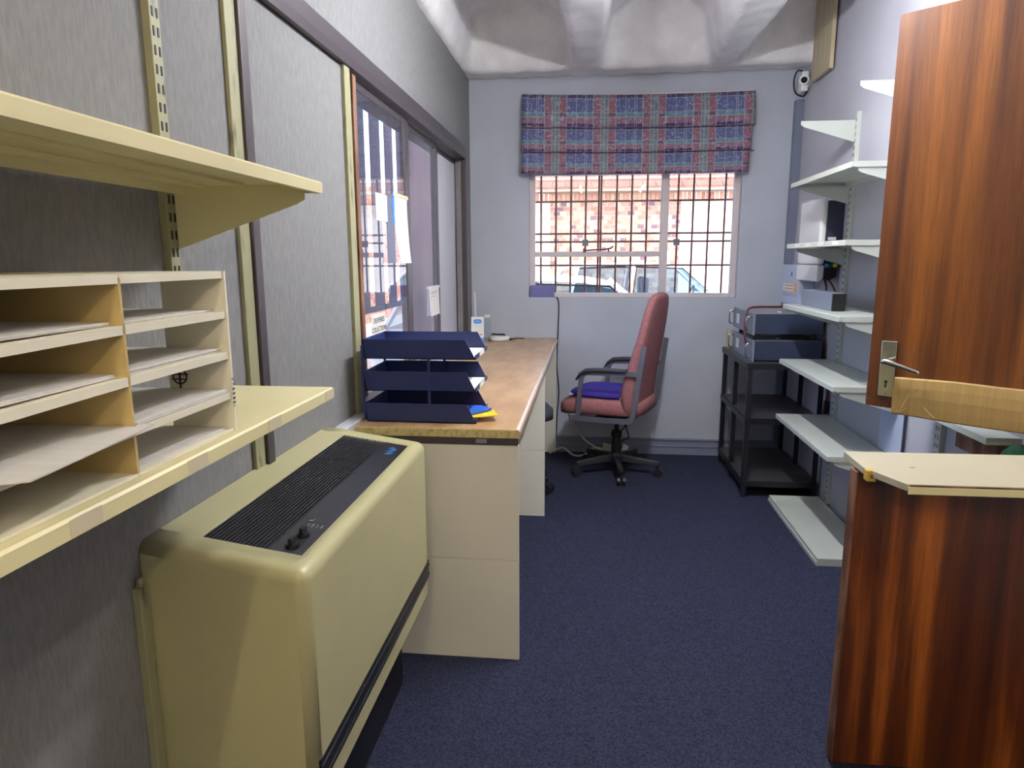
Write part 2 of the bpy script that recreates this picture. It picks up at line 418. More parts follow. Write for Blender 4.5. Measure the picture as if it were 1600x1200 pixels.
fs = [(j * nx + i, j * nx + i + 1, (j + 1) * nx + i + 1, (j + 1) * nx + i) for j in range(len(ys) - 1) for i in range(nx - 1)]
mb = MB(); mb._add(vs, fs)
struct(mb.build('ceiling', M['ceiling'], smooth=True))
struct(MB().box(-2.0, 3.1, -2.0, YB + .35, 2.96, 3.12).build('ceiling', M['ceiling']))     # unseen roof slab with a short overhang, added to block outside light

# skirting duct on the back wall
b = struct(MB().prism([(YB, 0), (YB - .028, 0), (YB - .028, .05), (YB - .034, .054), (YB - .034, .060), (YB - .020, .062), (YB - .020, .094), (YB - .028, .098), (YB - .028, .104), (YB, .106)], 'x', XL, XR).build('baseboard_back', M['baseboard']))

# left partition trim: top track, posts
t = MB().prism([(XL, 1.895), (XL + .030, 1.895), (XL + .034, 1.922), (XL + .026, 1.926), (XL + .026, 1.972), (XL, 1.972)], 'y', 1.55, 4.285)
struct(t.build('trim_1', M['brown_frame']))
t = MB().box(XL, XL + .018, 1.537, 1.572, .10, 1.99); struct(t.build('trim_2', M['brown_frame'], bevel=.002))
t = MB().box(XL, XL + .010, 1.490, 1.536, .10, 2.6); struct(t.build('trim_3', M['green_post'], bevel=.002))
t = MB().box(XL, XL + .022, 2.188, 2.240, .775, 1.895); struct(t.build('trim_4', M['green_post'], bevel=.002))
t = MB().box(XL, XL + .030, 4.262, 4.285, .80, 1.90); struct(t.build('trim_5', M['dark_frame'], bevel=.002))
t = MB().box(XL, XL + .010, 1.572, 2.188, .10, 1.893); struct(t.build('trim_6', M['wall_left']))      # textured fixed panel under the track
t = MB().box(XL - .06, XL + .052, 1.60, 4.285, .752, .790); struct(t.build('trim_7', M['board_white'], bevel=.003))  # sill under the glazing

# sliding glazing in the left wall
win = thing('window_2', 'sliding glass hatch in brown aluminium frames in the left partition', 'window', (XL, 3.2, .79)); del win['category']; del win['label']; struct(win)
def sash(y0, y1, xo, board=False, wl=.05, wr=.05, colr='brown_frame'):
    x0, x1 = XL + xo - .0074, XL + xo + .0074
    f = MB(); f.box(x0, x1, y0, y0 + wl, .792, 1.893); f.box(x0, x1, y1 - wr, y1, .792, 1.893)
    f.box(x0, x1, y0 + wl, y1 - wr, .792, .822); f.box(x0, x1, y0 + wl, y1 - wr, 1.862, 1.893)
    fr = f.build('sash', M[colr], win, bevel=.002)
    g = MB().box(XL + xo - .003, XL + xo + .003, y0 + wl - .006, y1 - wr + .006, .816, 1.868)
    g.build('board' if board else 'pane', M['board_white'] if board else M['part_glass'], fr)
    return fr
sash(2.242, 3.035, -.008, wl=.055, wr=.075)
sash(3.000, 3.680, -.0235, wl=.045, wr=.045)
sash(3.640, 4.258, -.039, board=True, wl=.022, wr=.022, colr='dark_frame')
MB().box(XL + .009, XL + .022, 2.262, 2.295, .83, 1.885).build('pull_strip', M['worn_edge'], win, bevel=.002, label='strip of brown timber')

# back window: steel frame, mullion, transom, panes, stay
w1 = thing('window_1', 'x', 'x', (.27, YB + .04, 1.05)); del w1['category']; del w1['label']; struct(w1)
wy0, wy1 = YB + .035, YB + .075
f = MB()
f.box(-.40, -.362, wy0, wy1, 1.05, 1.86); f.box(.903, .94, wy0, wy1, 1.05, 1.86); f.box(-.362, .903, wy0, wy1, 1.05, 1.078); f.box(-.362, .903, wy0, wy1, 1.832, 1.86)
f.box(.450, .498, wy0 - .006, wy1, 1.078, 1.832); f.box(-.362, .450, wy0 - .006, wy1, 1.314, 1.347)
f.build('frame', M['white_frame'], w1, bevel=.003)
for a in ((-.366, .452, 1.074, 1.318), (-.366, .452, 1.343, 1.836), (.496, .906, 1.074, 1.836)):
    MB().box(a[0], a[1], wy0 + .018, wy0 + .022, a[2], a[3]).build('pane', M['glass'], w1)
s = MB(); s.tube([(-.04, wy0 - .012, 1.353), (.01, wy0 - .018, 1.357), (.10, wy0 - .018, 1.361), (.135, wy0 - .02, 1.368), (.15, wy0 - .02, 1.382)], .005, 6)
s.box(-.045, -.028, wy0 - .016, wy0 - .004, 1.340, 1.368); s.box(.115, .125, wy0 - .018, wy0 - .004, 1.345, 1.366)
s.build('window_stay', M['bar_red'], w1)
for z in (1.24, 1.44, 1.64):
    for x in (-.384, .922):
        MB().box(x - .008, x + .008, wy0 - .008, wy0, z, z + .022).build('hinge', M['white_frame'], w1)

# burglar bars outside the pane
gy = YB + .13; k = gy / YB
bb = thing('burglar_bars', 'rust red burglar bar grille across the back window', 'window bars', (.27, gy, 1.05))
src = MB().cyl((0, 0, -.42), (0, 0, .42), .0065, 8)
bx_ = [-.32, -.223, -.126, -.031, .052, .067, .166, .262, .358, .552, .647, .744, .843]
first = None
for x in bx_:
    if first is None: first = part_at(src, 'vertical_bar', M['bar_red'], bb, (x * k, gy, 1.455))
    else: share(first, 'vertical_bar', bb, Vector((x * k, gy, 1.455)) - ORG[bb])
for z in (1.664, 1.461, 1.409, 1.258):
    MB().box(-.398, .938, gy - .006, gy + .006, 1.3 + (z - 1.3) * k - .006, 1.3 + (z - 1.3) * k + .006).build('horizontal_bar', M['bar_red'], bb)
for x in (-.031, .550):
    MB().box(x * k - .02, x * k + .02, gy - .022, gy - .004, 1.385, 1.427).build('lock_box', M['lock_grey'], bb, bevel=.003)

# ------------------------------------------------------------------ roman blind
bl = thing('roman_blind', 'patchwork print roman blind in blue and red above the back window', 'blind', (.272, 4.55, 1.825))
def fold(x0t, x1t, zt, x0b, x1b, zb, yt, yb, sag_t, sag_b, vi, over):
    m = MB(); nu, nv = 40, 8; m.uv = []
    for side in (0, 1):
        for j in range(nv + 1):
            t = j / nv
            for i in range(nu + 1):
                u = i / nu
                x = (x0t + (x1t - x0t) * u) * (1 - t) + (x0b + (x1b - x0b) * u) * t
                zl = zt[0] + (zt[1] - zt[0]) * u - sag_t * 4 * u * (1 - u); zr = zb[0] + (zb[1] - zb[0]) * u - sag_b * 4 * u * (1 - u)
                z = zl * (1 - t) + zr * t
                y = yt * (1 - t) + yb * t - .010 * math.sin(PI * t) + .003 * math.sin(u * 23 + vi) * t + side * .004
                m.v.append((x, y, z)); m.uv.append(((x + .44) / .305, min(.999, .02 + t * (.975 if not over else .975)) + vi))
    n1 = (nu + 1) * (nv + 1)
    for j in range(nv):
        for i in range(nu):
            a = j * (nu + 1) + i; q = (a, a + 1, a + nu + 2, a + nu + 1)
            m.f.append(list(q)); m.f.append([n1 + x for x in q[::-1]]); m.mi += [0, 0]
    edge = [i for i in range(nu + 1)] + [j * (nu + 1) + nu for j in range(1, nu // 1 + 1) if j <= nv] + [nv * (nu + 1) + i for i in range(nu - 1, -1, -1)] + [j * (nu + 1) for j in range(nv - 1, 0, -1)]
    for a, b2 in zip(edge, edge[1:] + edge[:1]): m.f.append([b2, a, n1 + a, n1 + b2]); m.mi.append(0)
    return m.build('fold', M['fabric'], bl, smooth=True)
fold(-.44, .985, (2.321, 2.303), -.442, .990, (2.122, 2.104), 4.562, 4.540, .012, .012, 0, 0)
fold(-.44, .978, (2.130, 2.112), -.445, .968, (1.970, 1.958), 4.556, 4.530, .012, .010, 1, 1)
fold(-.44, .966, (1.978, 1.966), -.445, .960, (1.835, 1.822), 4.548, 4.526, .010, .006, 2, 1)
MB().box(-.43, .975, 4.566, 4.590, 2.285, 2.306).build('headrail', M['timber_pale'], bl)
for z in (2.118, 1.966):
    MB().cyl((-.444, 4.548, z), (.992, 4.548, z - .014), .004, 6).build('batten', M['worn_edge'], bl)

# violet box on the window sill
tag(MB().box(-.392, -.232, YB + .004, YB + .034, 1.0505, 1.128).build('box', M['violet_box'], bevel=.003), 'flat violet box propped in the lower left window corner', 'box')

# ------------------------------------------------------------------ left wall shelving
def slots(parent, x, ys_, z0, z1, step=.032):
    m = MB(); z = z0
    while z < z1:
        for yy in ys_: m.box(x - .0005, x + .0012, yy - .0022, yy + .0022, z, z + .016)
        z += step
    stuff(m.build('slots', M['ink'], parent))
def upright(y, w_, d, z0, z1, side, label, m_):
    """slotted channel; side +1: on the left wall facing +x, -1: on the right wall"""
    x0 = XL if side > 0 else XR
    u = thing('shelf_upright', label, 'shelf upright', (x0 + side * d / 2, y, z0))
    MB().box(min(x0, x0 + side * d), max(x0, x0 + side * d), y - w_ / 2, y + w_ / 2, z0, z1).build('channel', M[m_], u, bevel=.0015)
    slots(u, x0 + side * d, (y - w_ * .22, y + w_ * .22), z0 + .02, z1 - .03)
    return u
upright(1.229, .030, .016, 1.03, 2.35, 1, 'cream slotted upright on the left wall behind the two cream shelves', 'green_post')

def wall_bracket(m, x_wall, x_tip, y, z, drop, tip=.02, th=.003):
    m.prism([(x_wall, z), (x_tip, z), (x_tip, z - tip * .6), (x_tip + (x_wall - x_tip) * .06, z - tip), (x_wall, z - drop)], 'y', y - th / 2, y + th / 2)
    return m
def left_shelf(name, label, z, y0, y1):
    s_ = thing(name, label, 'shelf', (-.64, y1, z - .021))
    m = MB(); x0, x1 = -.769, -.495
    m.prism([(x0, z), (x1 - .003, z), (x1, z - .003), (x1, z - .021), (x1 - .012, z - .021), (x1 - .012, z - .018), (x1 - .004, z - .018), (x1 - .004, z - .004), (x0 + .004, z - .004), (x0 + .004, z - .02), (x0, z - .02)], 'y', y0, y1)
    m.box(x0 + .004, x1 - .004, y1 - .003, y1, z - .02, z - .004)
    m.build('shelf_board', M['cream_metal'], s_)
    wall_bracket(MB(), XL + .017, -.517, 1.241, z - .0215, .10).build('bracket', M['cream_metal'], s_)
    f = MB(); f.box(x0 + .06, x0 + .066, y0, 1.23, z - .012, z - .0045); f.box(x0 + .14, x0 + .144, y0, 1.23, z - .010, z - .0045)
    f.build('stiffener', M['cream_metal'], s_)
    return s_
s1 = left_shelf('wall_shelf', 'empty cream steel wall shelf on the left, above the cardboard sorter', 1.442, -.35, 1.272)
s2 = left_shelf('wall_shelf', 'cream steel wall shelf on the left carrying the cardboard paper sorter', 1.055, -.35, 1.275)
for y in (.60, .80, 1.02, 1.255):
    MB().box(-.4955, -.4942, y - .022, y + .022, 1.036, 1.053).build('tape_mark', M['tape'], s2)

# cardboard paper sorter
so_ = thing('paper_sorter', 'white and tan cardboard paper sorter with pigeonholes on the lower left shelf', 'paper sorter', (-.63, .7, 1.0552))
rows = [1.0555, 1.113, 1.171, 1.229, 1.285]; YA, YD, YE = .492, .708, .924
xf, xbk = -.512, -.762
for i, z in enumerate(rows):
    m = MB(); dz = .0035
    for (a, b2) in ((YA, YD - .001), (YD + .001, YE)):
        tilt = .003 if (a == YA and 0 < i < 4) else 0
        m.hexa([(xbk, a, z - dz), (xf, a, z - dz - tilt), (xf, b2, z - dz), (xbk, b2, z - dz), (xbk, a, z), (xf, a, z - tilt), (xf, b2, z), (xbk, b2, z)] if i else
               [(xbk, a, z), (xf, a, z), (xf, b2, z), (xbk, b2, z), (xbk, a, z + dz), (xf, a, z + dz), (xf, b2, z + dz), (xbk, b2, z + dz)])
        if 0 < i: m.hexa([(xf - .003, a, z - .010 - tilt), (xf, a, z - .010 - tilt), (xf, b2, z - .010), (xf - .003, b2, z - .010), (xf - .003, a, z - dz - tilt), (xf, a, z - dz - tilt), (xf, b2, z - dz), (xf - .003, b2, z - dz)])
    m.build('shelf', M['card_white'], so_)
MB().box(xbk, xf, YD - .002, YD + .002, 1.059, 1.2815).build('divider', M['card_tan'], so_, label='tan cardboard divider')
MB().box(xbk, xf, YA - .004, YA - .001, 1.0555, 1.285).build('side_wall', M['card_white'], so_)
sw = MB().box(-.606, xf + .002, YE + .001, YE + .005, 1.0555, 1.285).build('side_wall', M['card_white'], so_)
# crosshair print inside the third row and teal print down the right edge
pr = MB(); cxp, czp, rp = -.589, 1.134, .0105
pts = [(cxp + rp * math.cos(a), YE + .0004, czp + rp * 1.0 * math.sin(a)) for a in [2 * PI * i / 20 for i in range(21)]]
pr.tube(pts, .0011, 5)
pr.box(cxp - .0125, cxp + .0125, YE - .0003, YE + .0008, czp + .0025, czp + .0043); pr.box(cxp - .0125, cxp + .010, YE - .0003, YE + .0008, czp - .0045, czp - .003); pr.box(cxp - .0011, cxp + .0011, YE - .0003, YE + .0008, czp - .017, czp + .011)
pr.build('printed_emblem', M['ink'], sw)
text('II T B E E S I', 'printed_text', .0085, M['teal_ink'], sw, (xf + .0024, YE + .003, 1.112), (0, PI / 2, 0))

def paper_stack(label, x0, x1, y0, y1, z, h, m_='paper_grey', rz=0):
    m = MB(); n = max(1, int(h / .0015))
    for i in range(n):
        dx, dy = random.uniform(-.002, .002), random.uniform(-.002, .002)
        m.box(x0 + dx, x1 + dx, y0 + dy, y1 + dy, z + i * h / n + .0001, z + (i + 1) * h / n)
    o = m.build('paper_stack', M[m_]); tag(o, label, 'paper', 'papers in the sorter'); o.rotation_euler = (0, 0, rz); return o
yl0, yl1, yr0, yr1 = YA + .006, YD - .008, YD + .008, YE - .006
paper_stack('stack of white paper in the upper left pigeonhole of the sorter', -.75, -.522, yl0, yl1, 1.2295, .004)
paper_stack('stack of white paper in the second left pigeonhole of the sorter', -.75, -.522, yl0, yl1, 1.1715, .004)
paper_stack('white sheets in the upper right pigeonhole of the sorter', -.75, -.524, yr0, yr1, 1.2295, .003)
paper_stack('thick white stack in the second right pigeonhole of the sorter', -.75, -.522, yr0, yr1, 1.1715, .006)
paper_stack('white stack in the third right pigeonhole beside the printed emblem', -.75, -.514, yr0, yr1, 1.1135, .005)
paper_stack('thin sheets in the bottom right pigeonhole of the sorter', -.75, -.520, yr0, yr1, 1.0595, .002)
# large sheet sliding out of the third left pigeonhole
m = MB().prism([(-.74, .498), (-.50, .500), (-.472, .514), (-.493, .716), (-.5095, .716), (-.5095, .7045), (-.74, .7045)], 'z', 1.1136, 1.1152)
tag(m.build('paper_sheet', M['paper_grey']), 'large white sheet sliding out of the third left pigeonhole', 'paper', 'papers in the sorter')

# pipe casing on the wall beside the heater
pc = MB().box(XL, XL + .016, 1.034, 1.0575, 0, .735); pc.cyl((XL + .008, 1.046, .735), (XL + .008, 1.046, .752), .006, 10)
tag(pc.build('pipe_casing', M['green_post'], bevel=.002), 'cream vertical pipe casing on the left wall beside the heater', 'pipe casing')

# ------------------------------------------------------------------ heater
HY0, HY1, HX = 1.062, 1.945, -.478
ht = thing('heater', 'large cream wall heater with sloping black louvred top', 'heater', (-.64, 1.5, .29))
def htop(x): return .812 + (x - XL) * (-.045 / .30)            # sloping top
body = MB()
gx0, gx1, gy0, gy1 = -.705, -.512, HY0 + .062, HY1 - .065     # opening in the top
xs4 = [XL + .002, gx0, gx1, HX]; ys4 = [HY0, gy0, gy1, HY1]
zz = lambda x: htop(x)
vs = [(x, y, zz(x)) for y in ys4 for x in xs4]
fs = [(j * 4 + i, j * 4 + i + 1, (j + 1) * 4 + i + 1, (j + 1) * 4 + i) for j in range(3) for i in range(3) if not (i == 1 and j == 1)]
lo = len(vs); zb = .29
vs += [(x, y, zb) for y in (HY0, HY1) for x in (xs4[0], xs4[3])]
fs += [(0, lo, lo + 1, 3, 2, 1), (12, 13, 14, 15, lo + 3, lo + 2), (0, 4, 8, 12, lo + 2, lo), (3, lo + 1, lo + 3, 15, 11, 7), (lo, lo + 2, lo + 3, lo + 1)]
dp = len(vs); vs += [(x, y, zz(x) - .03) for x, y in ((gx0, gy0), (gx1, gy0), (gx1, gy1), (gx0, gy1))]
fs += [(5, 6, dp + 1, dp), (6, 10, dp + 2, dp + 1), (10, 9, dp + 3, dp + 2), (9, 5, dp, dp + 3), (dp, dp + 1, dp + 2, dp + 3)]
body._add(vs, fs)
hb = body.build('casing', M['heater'], ht)
bm = bmesh.new(); bm.from_mesh(hb.data)
def is_outer(e):
    a, b2 = [Vector(v.co) + ORG[ht] for v in e.verts]
    mid = (a + b2) / 2
    on = (abs(mid.x - HX) < 1e-4) + (abs(mid.y - HY0) < 1e-4) + (abs(mid.y - HY1) < 1e-4)
    top = abs(mid.z - htop(mid.x)) < 1e-3
    if len(e.link_faces) != 2: return False
    ang = e.calc_face_angle(0)
    return ang > .5 and (on >= 2 or (on >= 1 and top))
ed = [e for e in bm.edges if is_outer(e)]
bmesh.ops.bevel(bm, geom=ed, offset=.022, segments=5, profile=.5, affect='EDGES')
bm.to_mesh(hb.data); bm.free()
hb.data.polygons.foreach_set('use_smooth', [len(p.vertices) == 4 and p.area < .03 for p in hb.data.polygons])
px = -.578                                                        # louvres from gx0 to px, control panel from px to gx1
MB().hexa([(gx0 + .001, gy0 + .001, zz(gx0) - .029), (px, gy0 + .001, zz(px) - .029), (px, gy1 - .001, zz(px) - .029), (gx0 + .001, gy1 - .001, zz(gx0) - .029),
           (gx0 + .001, gy0 + .001, zz(gx0) - .022), (px, gy0 + .001, zz(px) - .022), (px, gy1 - .001, zz(px) - .022), (gx0 + .001, gy1 - .001, zz(gx0) - .022)]).build('grille_floor', M['black_plastic'], ht)
cp_ = MB().hexa([(px, gy0 + .0005, zz(px) - .028), (gx1 - .0005, gy0 + .0005, zz(gx1) - .028), (gx1 - .0005, gy1 - .0005, zz(gx1) - .028), (px, gy1 - .0005, zz(px) - .028),
           (px, gy0 + .0005, zz(px) - .002), (gx1 - .0005, gy0 + .0005, zz(gx1) - .002), (gx1 - .0005, gy1 - .0005, zz(gx1) - .002), (px, gy1 - .0005, zz(px) - .002)]).build('control_panel', M['panel_black'], ht, bevel=.001)
nl = 17; first = None
for i in range(nl):
    x = gx0 + .004 + i * (px - gx0 - .006) / (nl - 1) 
    if first is None: first = part_at(MB().box(-.0016, .0016, gy0 + .001, gy1 - .001, -.02, -.002), 'louvre', M['louvre'], ht, (x, 0, zz(x)))
    else: share(first, 'louvre', ht, Vector((x, 0, zz(x))) - ORG[ht])
for y in (1.155, 1.205):
    x = -.543; z = zz(x) - .002
    kb = MB().lathe([(.013, 0), (.012, .006)], (x, y, z), 18).build('knob', M['black_plastic'], cp_)
    MB().box(x - .004, x + .004, y - .011, y + .011, z + .005, z + .019).build('grip', M['black_plastic'], cp_, bevel=.0015)
MB().tube([(-.560, 1.275, zz(-.56) - .001), (-.553, 1.278, zz(-.553) - .001), (-.551, 1.286, zz(-.551) - .001)], .0012, 5).build('clip', M['steel'], cp_)
sq = MB()
for k_, y in enumerate((1.250, 1.258)):
    for q in range(4): sq.box(-.556 + q * .009, -.552 + q * .009, y, y + .004 + .002 * (q % 2), zz(-.55 + q * .009) - .0022, zz(-.552 + q * .009) - .0012)
sq.build('panel_print', M['steel'], cp_)
sc_ = MB()                                                         # blue script mark at the far end of the panel
y = 1.772
for q in range(6):
    x = -.545 + .004 * math.sin(q * 2.1)
    sc_.tube([(x - .008, y + q * .011, zz(x) - .0012), (x + .004, y + q * .011 + .003, zz(x) - .0018), (x + .009, y + q * .011 + .007, zz(x) - .0024), (x - .002, y + q * .011 + .010, zz(x) - .0014)], .0012, 5)
sc_.build('logo_script', M['blue_ink'], cp_)
sb = MB().box(HX - .004, HX + .0015, HY0 + .012, HY1 - .004, .338, .392); sb.build('air_inlet', M['black_plastic'], ht)
for z in (.347, .376):
    MB().box(HX, HX + .004, HY0 + .014, HY1 - .006, z, z + .004).build('inlet_bar', M['panel_black'], ht)
MB().box(XL + .003, HX - .08, HY0 + .05, HY1 - .05, 0, .291).build('plinth', M['black_plastic'], ht)

# ------------------------------------------------------------------ desk
dk = thing('desk', 'long oak topped desk with cream end panels below the glass hatch', 'desk', (-.5, 3.3, 0))
DX, DY0, DY1, DZ = -.205, 2.052, 4.57, .781
top = MB()
top.prism([(-.735, DZ - .028), (DX - .012, DZ - .028), (DX - .012, DZ), (-.735, DZ)], 'y', DY0, DY1); top.build('desktop', M['desk_top'], dk)
e = MB(); prof = [(DX - .0121, DZ + .0002)] + [(DX - .012 + .012 * math.sin(a), DZ - .012 + .0122 * math.cos(a)) for a in [PI / 2 * i / 6 for i in range(7)]] + [(DX, DZ - .028), (DX - .0121, DZ - .028)]
e.prism(prof, 'y', DY0, DY1); e.build('rolled_edge', M['edge_gloss'], dk, label='glossy rolled front edge')
for a, b2 in ((-.733, -.5545), (-.552, DX - .013)):
    MB().box(a, b2, DY0 - .003, DY0, DZ - .0275, DZ - .001).build('edge_strip', M['desk_edge'], dk, bevel=.001)
MB().box(-.72, DX - .008, DY0 + .003, DY0 + .021, DZ - .052, DZ - .029).build('rail', M['brown_frame'], dk)
MB().box(-.345, -.31, DY0 + .0, DY0 + .003, DZ - .046, DZ - .032).build('screw_plate', M['steel'], dk, bevel=.001)
for y in (DY0 + .005, 3.352, DY1 - .022):
    pn = MB(); pn.box(-.735, DX - .006, y, y + .016, .349, DZ - .053); pn.box(-.735, DX - .006, y, y + .016, .0, .3475)
    pn.build('end_panel', M['desk_panel'], dk)
for y in (3.352, DY1 - .022):
    MB().box(-.73, DX - .01, y, y + .016, DZ - .0525, DZ - .0285).build('rail', M['desk_panel'], dk)

# letter trays (three tiers of one tray tower)
tw = thing('letter_tray_tower', 'navy blue three tier letter tray tower on the desk end', 'letter tray', (-.54, 2.23, DZ + .0005))
ty0, ty1, tx0 = 2.115, 2.362, -.712
for i, z in enumerate((DZ + .001, DZ + .103, DZ + .207)):
    h = .062 if i else .060; fl_ = -.352; ftop = -.384
    sd = [(tx0, z), (fl_, z), (ftop, z + h), (tx0 - .008, z + h)]
    tr = MB(); tr.box(tx0, fl_, ty0, ty1, z, z + .003)
    tr.prism(sd, 'y', ty0, ty0 + .003); tr.prism(sd, 'y', ty1 - .003, ty1)
    tr.hexa([(tx0 - .000, ty0, z), (tx0 + .003, ty0, z), (tx0 + .003, ty1, z), (tx0, ty1, z), (tx0 - .008, ty0, z + h), (tx0 - .005, ty0, z + h), (tx0 - .005, ty1, z + h), (tx0 - .008, ty1, z + h)])
    t_ = tr.build('tray', M['navy'], tw)
    lip = MB(); lip.box(fl_ - .003, fl_, ty0, ty1, z + .003, z + .014); lip.build('front_lip', M['navy'], t_)
    MB().box(fl_, fl_ + .0015, ty0 + .075, ty1 - .075, z + .001, z + .0145).build('label_card', M['paper'], t_)
    for yr in (ty0 + .0015, ty1 - .0015): MB().tube([(tx0 - .008, yr, z + h), (ftop, yr, z + h)], .0018, 5).build('rim', M['navy'], t_)
for y in (ty0, ty1 - .004):
    MB().box(-.508, -.500, y - .001, y + .005, DZ + .062, DZ + .207).build('support_post', M['navy'], tw)
    MB().box(tx0 - .012, tx0 - .004, y - .001, y + .004, DZ + .02, DZ + .25).build('support_post', M['navy'], tw)
def sheet(name, label, z, x0, x1, y0, y1, m_, h=.0012, rz=0, cat='paper'):
    o = MB().box(x0, x1, y0, y1, z, z + h).build(name, M[m_]); o.rotation_euler = (0, 0, rz); return tag(o, label, cat)
sheet('paper_sheet', 'white paper lying in the top letter tray', DZ + .2115, -.70, -.358, 2.125, 2.352, 'paper', .004)
sheet('paper_sheet', 'white paper lying in the middle letter tray', DZ + .1075, -.70, -.358, 2.125, 2.352, 'paper', .004)
sheet('folder', 'red card folder lowest in the bottom letter tray', DZ + .0045, -.66, -.362, 2.125, 2.335, 'red_card', .003, 0, 'folder')
sheet('folder', 'orange card folder in the bottom letter tray above the red one', DZ + .0080, -.62, -.360, 2.127, 2.330, 'orange', .004, 0, 'folder')
def folder(label, poly, z, h, m_): tag(MB().prism(poly, 'z', z, z + h).build('folder', M[m_]), label, 'folder')
folder('yellow card folder jutting furthest out of the bottom letter tray', [(-.60, 2.124), (-.375, 2.124), (-.288, 2.165), (-.318, 2.255), (-.60, 2.26)], DZ + .0165, .003, 'yellow')
folder('blue plastic folder on top in the bottom letter tray', [(-.62, 2.124), (-.392, 2.124), (-.318, 2.225), (-.36, 2.27), (-.62, 2.27)], DZ + .0225, .006, 'blue_card')

# papers taped to the glass
def notice(label, y0, y1, z0, z1, lean=0, m_='paper', x=XL + .008):
    m = MB(); n = 6; vs = []
    for i in range(n + 1):
        t = i / n
        vs += [(x + lean * t * t, y0, z1 + (z0 - z1) * t), (x + lean * t * t * .6, y1, z1 + (z0 - z1) * t)]
    vs2 = [(a + .001, b2, c) for a, b2, c in vs]; n_ = len(vs)
    fs = [(2 * i, 2 * i + 1, 2 * i + 3, 2 * i + 2) for i in range(n)]
    al = fs + [tuple(n_ + q for q in f_[::-1]) for f_ in fs] + [(2 * i, 2 * i + 2, n_ + 2 * i + 2, n_ + 2 * i) for i in range(n)] + [(2 * i + 1, n_ + 2 * i + 1, n_ + 2 * i + 3, 2 * i + 3) for i in range(n)] + [(0, n_, n_ + 1, 1), (2 * n, 2 * n + 1, n_ + 2 * n + 1, n_ + 2 * n)]
    m._add(vs + vs2, al)
    t_ = thing('notice', label, 'notice', (x, (y0 + y1) / 2, z0))
    m.build('sheet', M[m_], t_)
    return t_
n1 = notice('small grey white sheet taped high on the front glass pane', 2.545, 2.69, 1.445, 1.545, 0, x=XL - .0048)
n2 = notice('long white sheet hanging from the glass beside the frame between the panes', 2.735, 2.93, 1.285, 1.555, .022, x=XL + .010)
MB().box(XL + .0095, XL + .0125, 2.712, 2.737, 1.44, 1.548).build('blue_edge', M['blue_ink'], n2)
MB().box(XL + .0095, XL + .0125, 2.73, 2.95, 1.548, 1.562).build('tape', M['tape'], n2)
n3 = notice('handwritten deliveries and collections notice low on the front glass pane', 2.44, 2.615, 1.0, 1.10, 0, x=XL - .0048)
text('DELIVERIES', 'handwriting', .028, M['ink'], n3, (XL - .0036, 2.53, 1.075), (PI / 2, 0, PI / 2))
text('COLLECTIONS', 'handwriting', .027, M['ink'], n3, (XL - .0036, 2.53, 1.041), (PI / 2, 0, PI / 2))
n4 = notice('narrow white note taped to the frame beside the far glass pane', 3.42, 3.635, 1.015, 1.155, .006, x=XL - .0150)
for i, z in enumerate((1.135, 1.127, 1.112)):
    MB().box(XL - .0139, XL - .0130, 3.45, 3.60 - .03 * i, z, z + .003).build('writing', M['steel'], n4)
MB().box(XL - .0150, XL - .0125, 3.40, 3.65, 1.153, 1.166).build('tape', M['paper'], n4)

# things at the far end of the desk
cs = thing('counter_card', 'white counter card with blue oval logo and blue foot', 'counter card', (-.70, 4.30, DZ + .0005), rz=.12, local=True)
MB().hexa([(-.040, -.035, .030), (.040, -.035, .030), (.040, -.032, .030), (-.040, -.032, .030), (-.040, .012, .160), (.040, .012, .160), (.040, .015, .160), (-.040, .015, .160)]).build('card', M['paper'], cs)
MB().hexa([(-.040, -.043, 0), (.040, -.043, 0), (.040, .03, 0), (-.040, .03, 0), (-.040, -.0355, .030), (.040, -.0355, .030), (.040, -.0315, .030), (-.040, -.0315, .030)]).build('foot', M['blue_ink'], cs)
def on_card(t, off): return (-.0355 + .047 * t - off * .94, .030 + .130 * t + off * .34)
ov = MB(); pts = superell(0, 0, .026, .014, 3, 20)
tv = [(x, *on_card(.78 + z / .138, .0008)) for x, z in pts]; tv2 = [(x, *on_card(.78 + z / .138, -.001)) for x, z in pts]
ov.loft([tv, tv2]); ov.build('logo_oval', M['blue_ink'], cs)
tilt = math.atan2(.130, .047)
y_, z_ = on_card(.78, .0012); text('vodo', 'logo_text', .016, M['light_blue'], cs, (0, y_, z_), (tilt, 0, 0))
for x, m_, w_ in ((-.022, 'steel', .014), (.000, 'red_ink', .010), (.022, 'steel', .016)):
    y_, z_ = on_card(.16, .0006); MB().box(x - w_ / 2, x + w_ / 2, y_ - .0006, y_ + .001, z_ - .004, z_ + .004).build('payment_mark', M[m_], cs)
rt = thing('router', 'white router with one upright aerial behind the counter card', 'router', (-.715, 4.47, DZ + .0005), local=True)
MB().box(-.045, .03, -.03, .05, 0, .028).build('case', M['white_plastic'], rt, bevel=.008)
MB().cyl((-.03, .03, .02), (-.036, .03, .305), .006, 10, .007).build('aerial', M['white_plastic'], rt)
jr = thing('jar', 'clear glass jar with a white lid beside the counter card', 'jar', (-.655, 4.385, DZ + .0005), local=True)
MB().lathe([(.026, 0), (.030, .006), (.030, .130), (.024, .142), (.024, .150)], (0, 0, 0), 20).build('glass', M['jar_glass'], jr, smooth=True)
MB().lathe([(.026, .1505), (.026, .166), (.024, .168)], (0, 0, 0), 20).build('lid', M['white_plastic'], jr)
ds = MB().lathe([(.06, 0), (.066, .008), (.066, .026), (.05, .030)], (-.575, 4.40, DZ + .0005), 24)
tag(ds.build('round_charger', M['white_plastic'], smooth=True), 'round white dish lying beside the glass jar', 'dish')
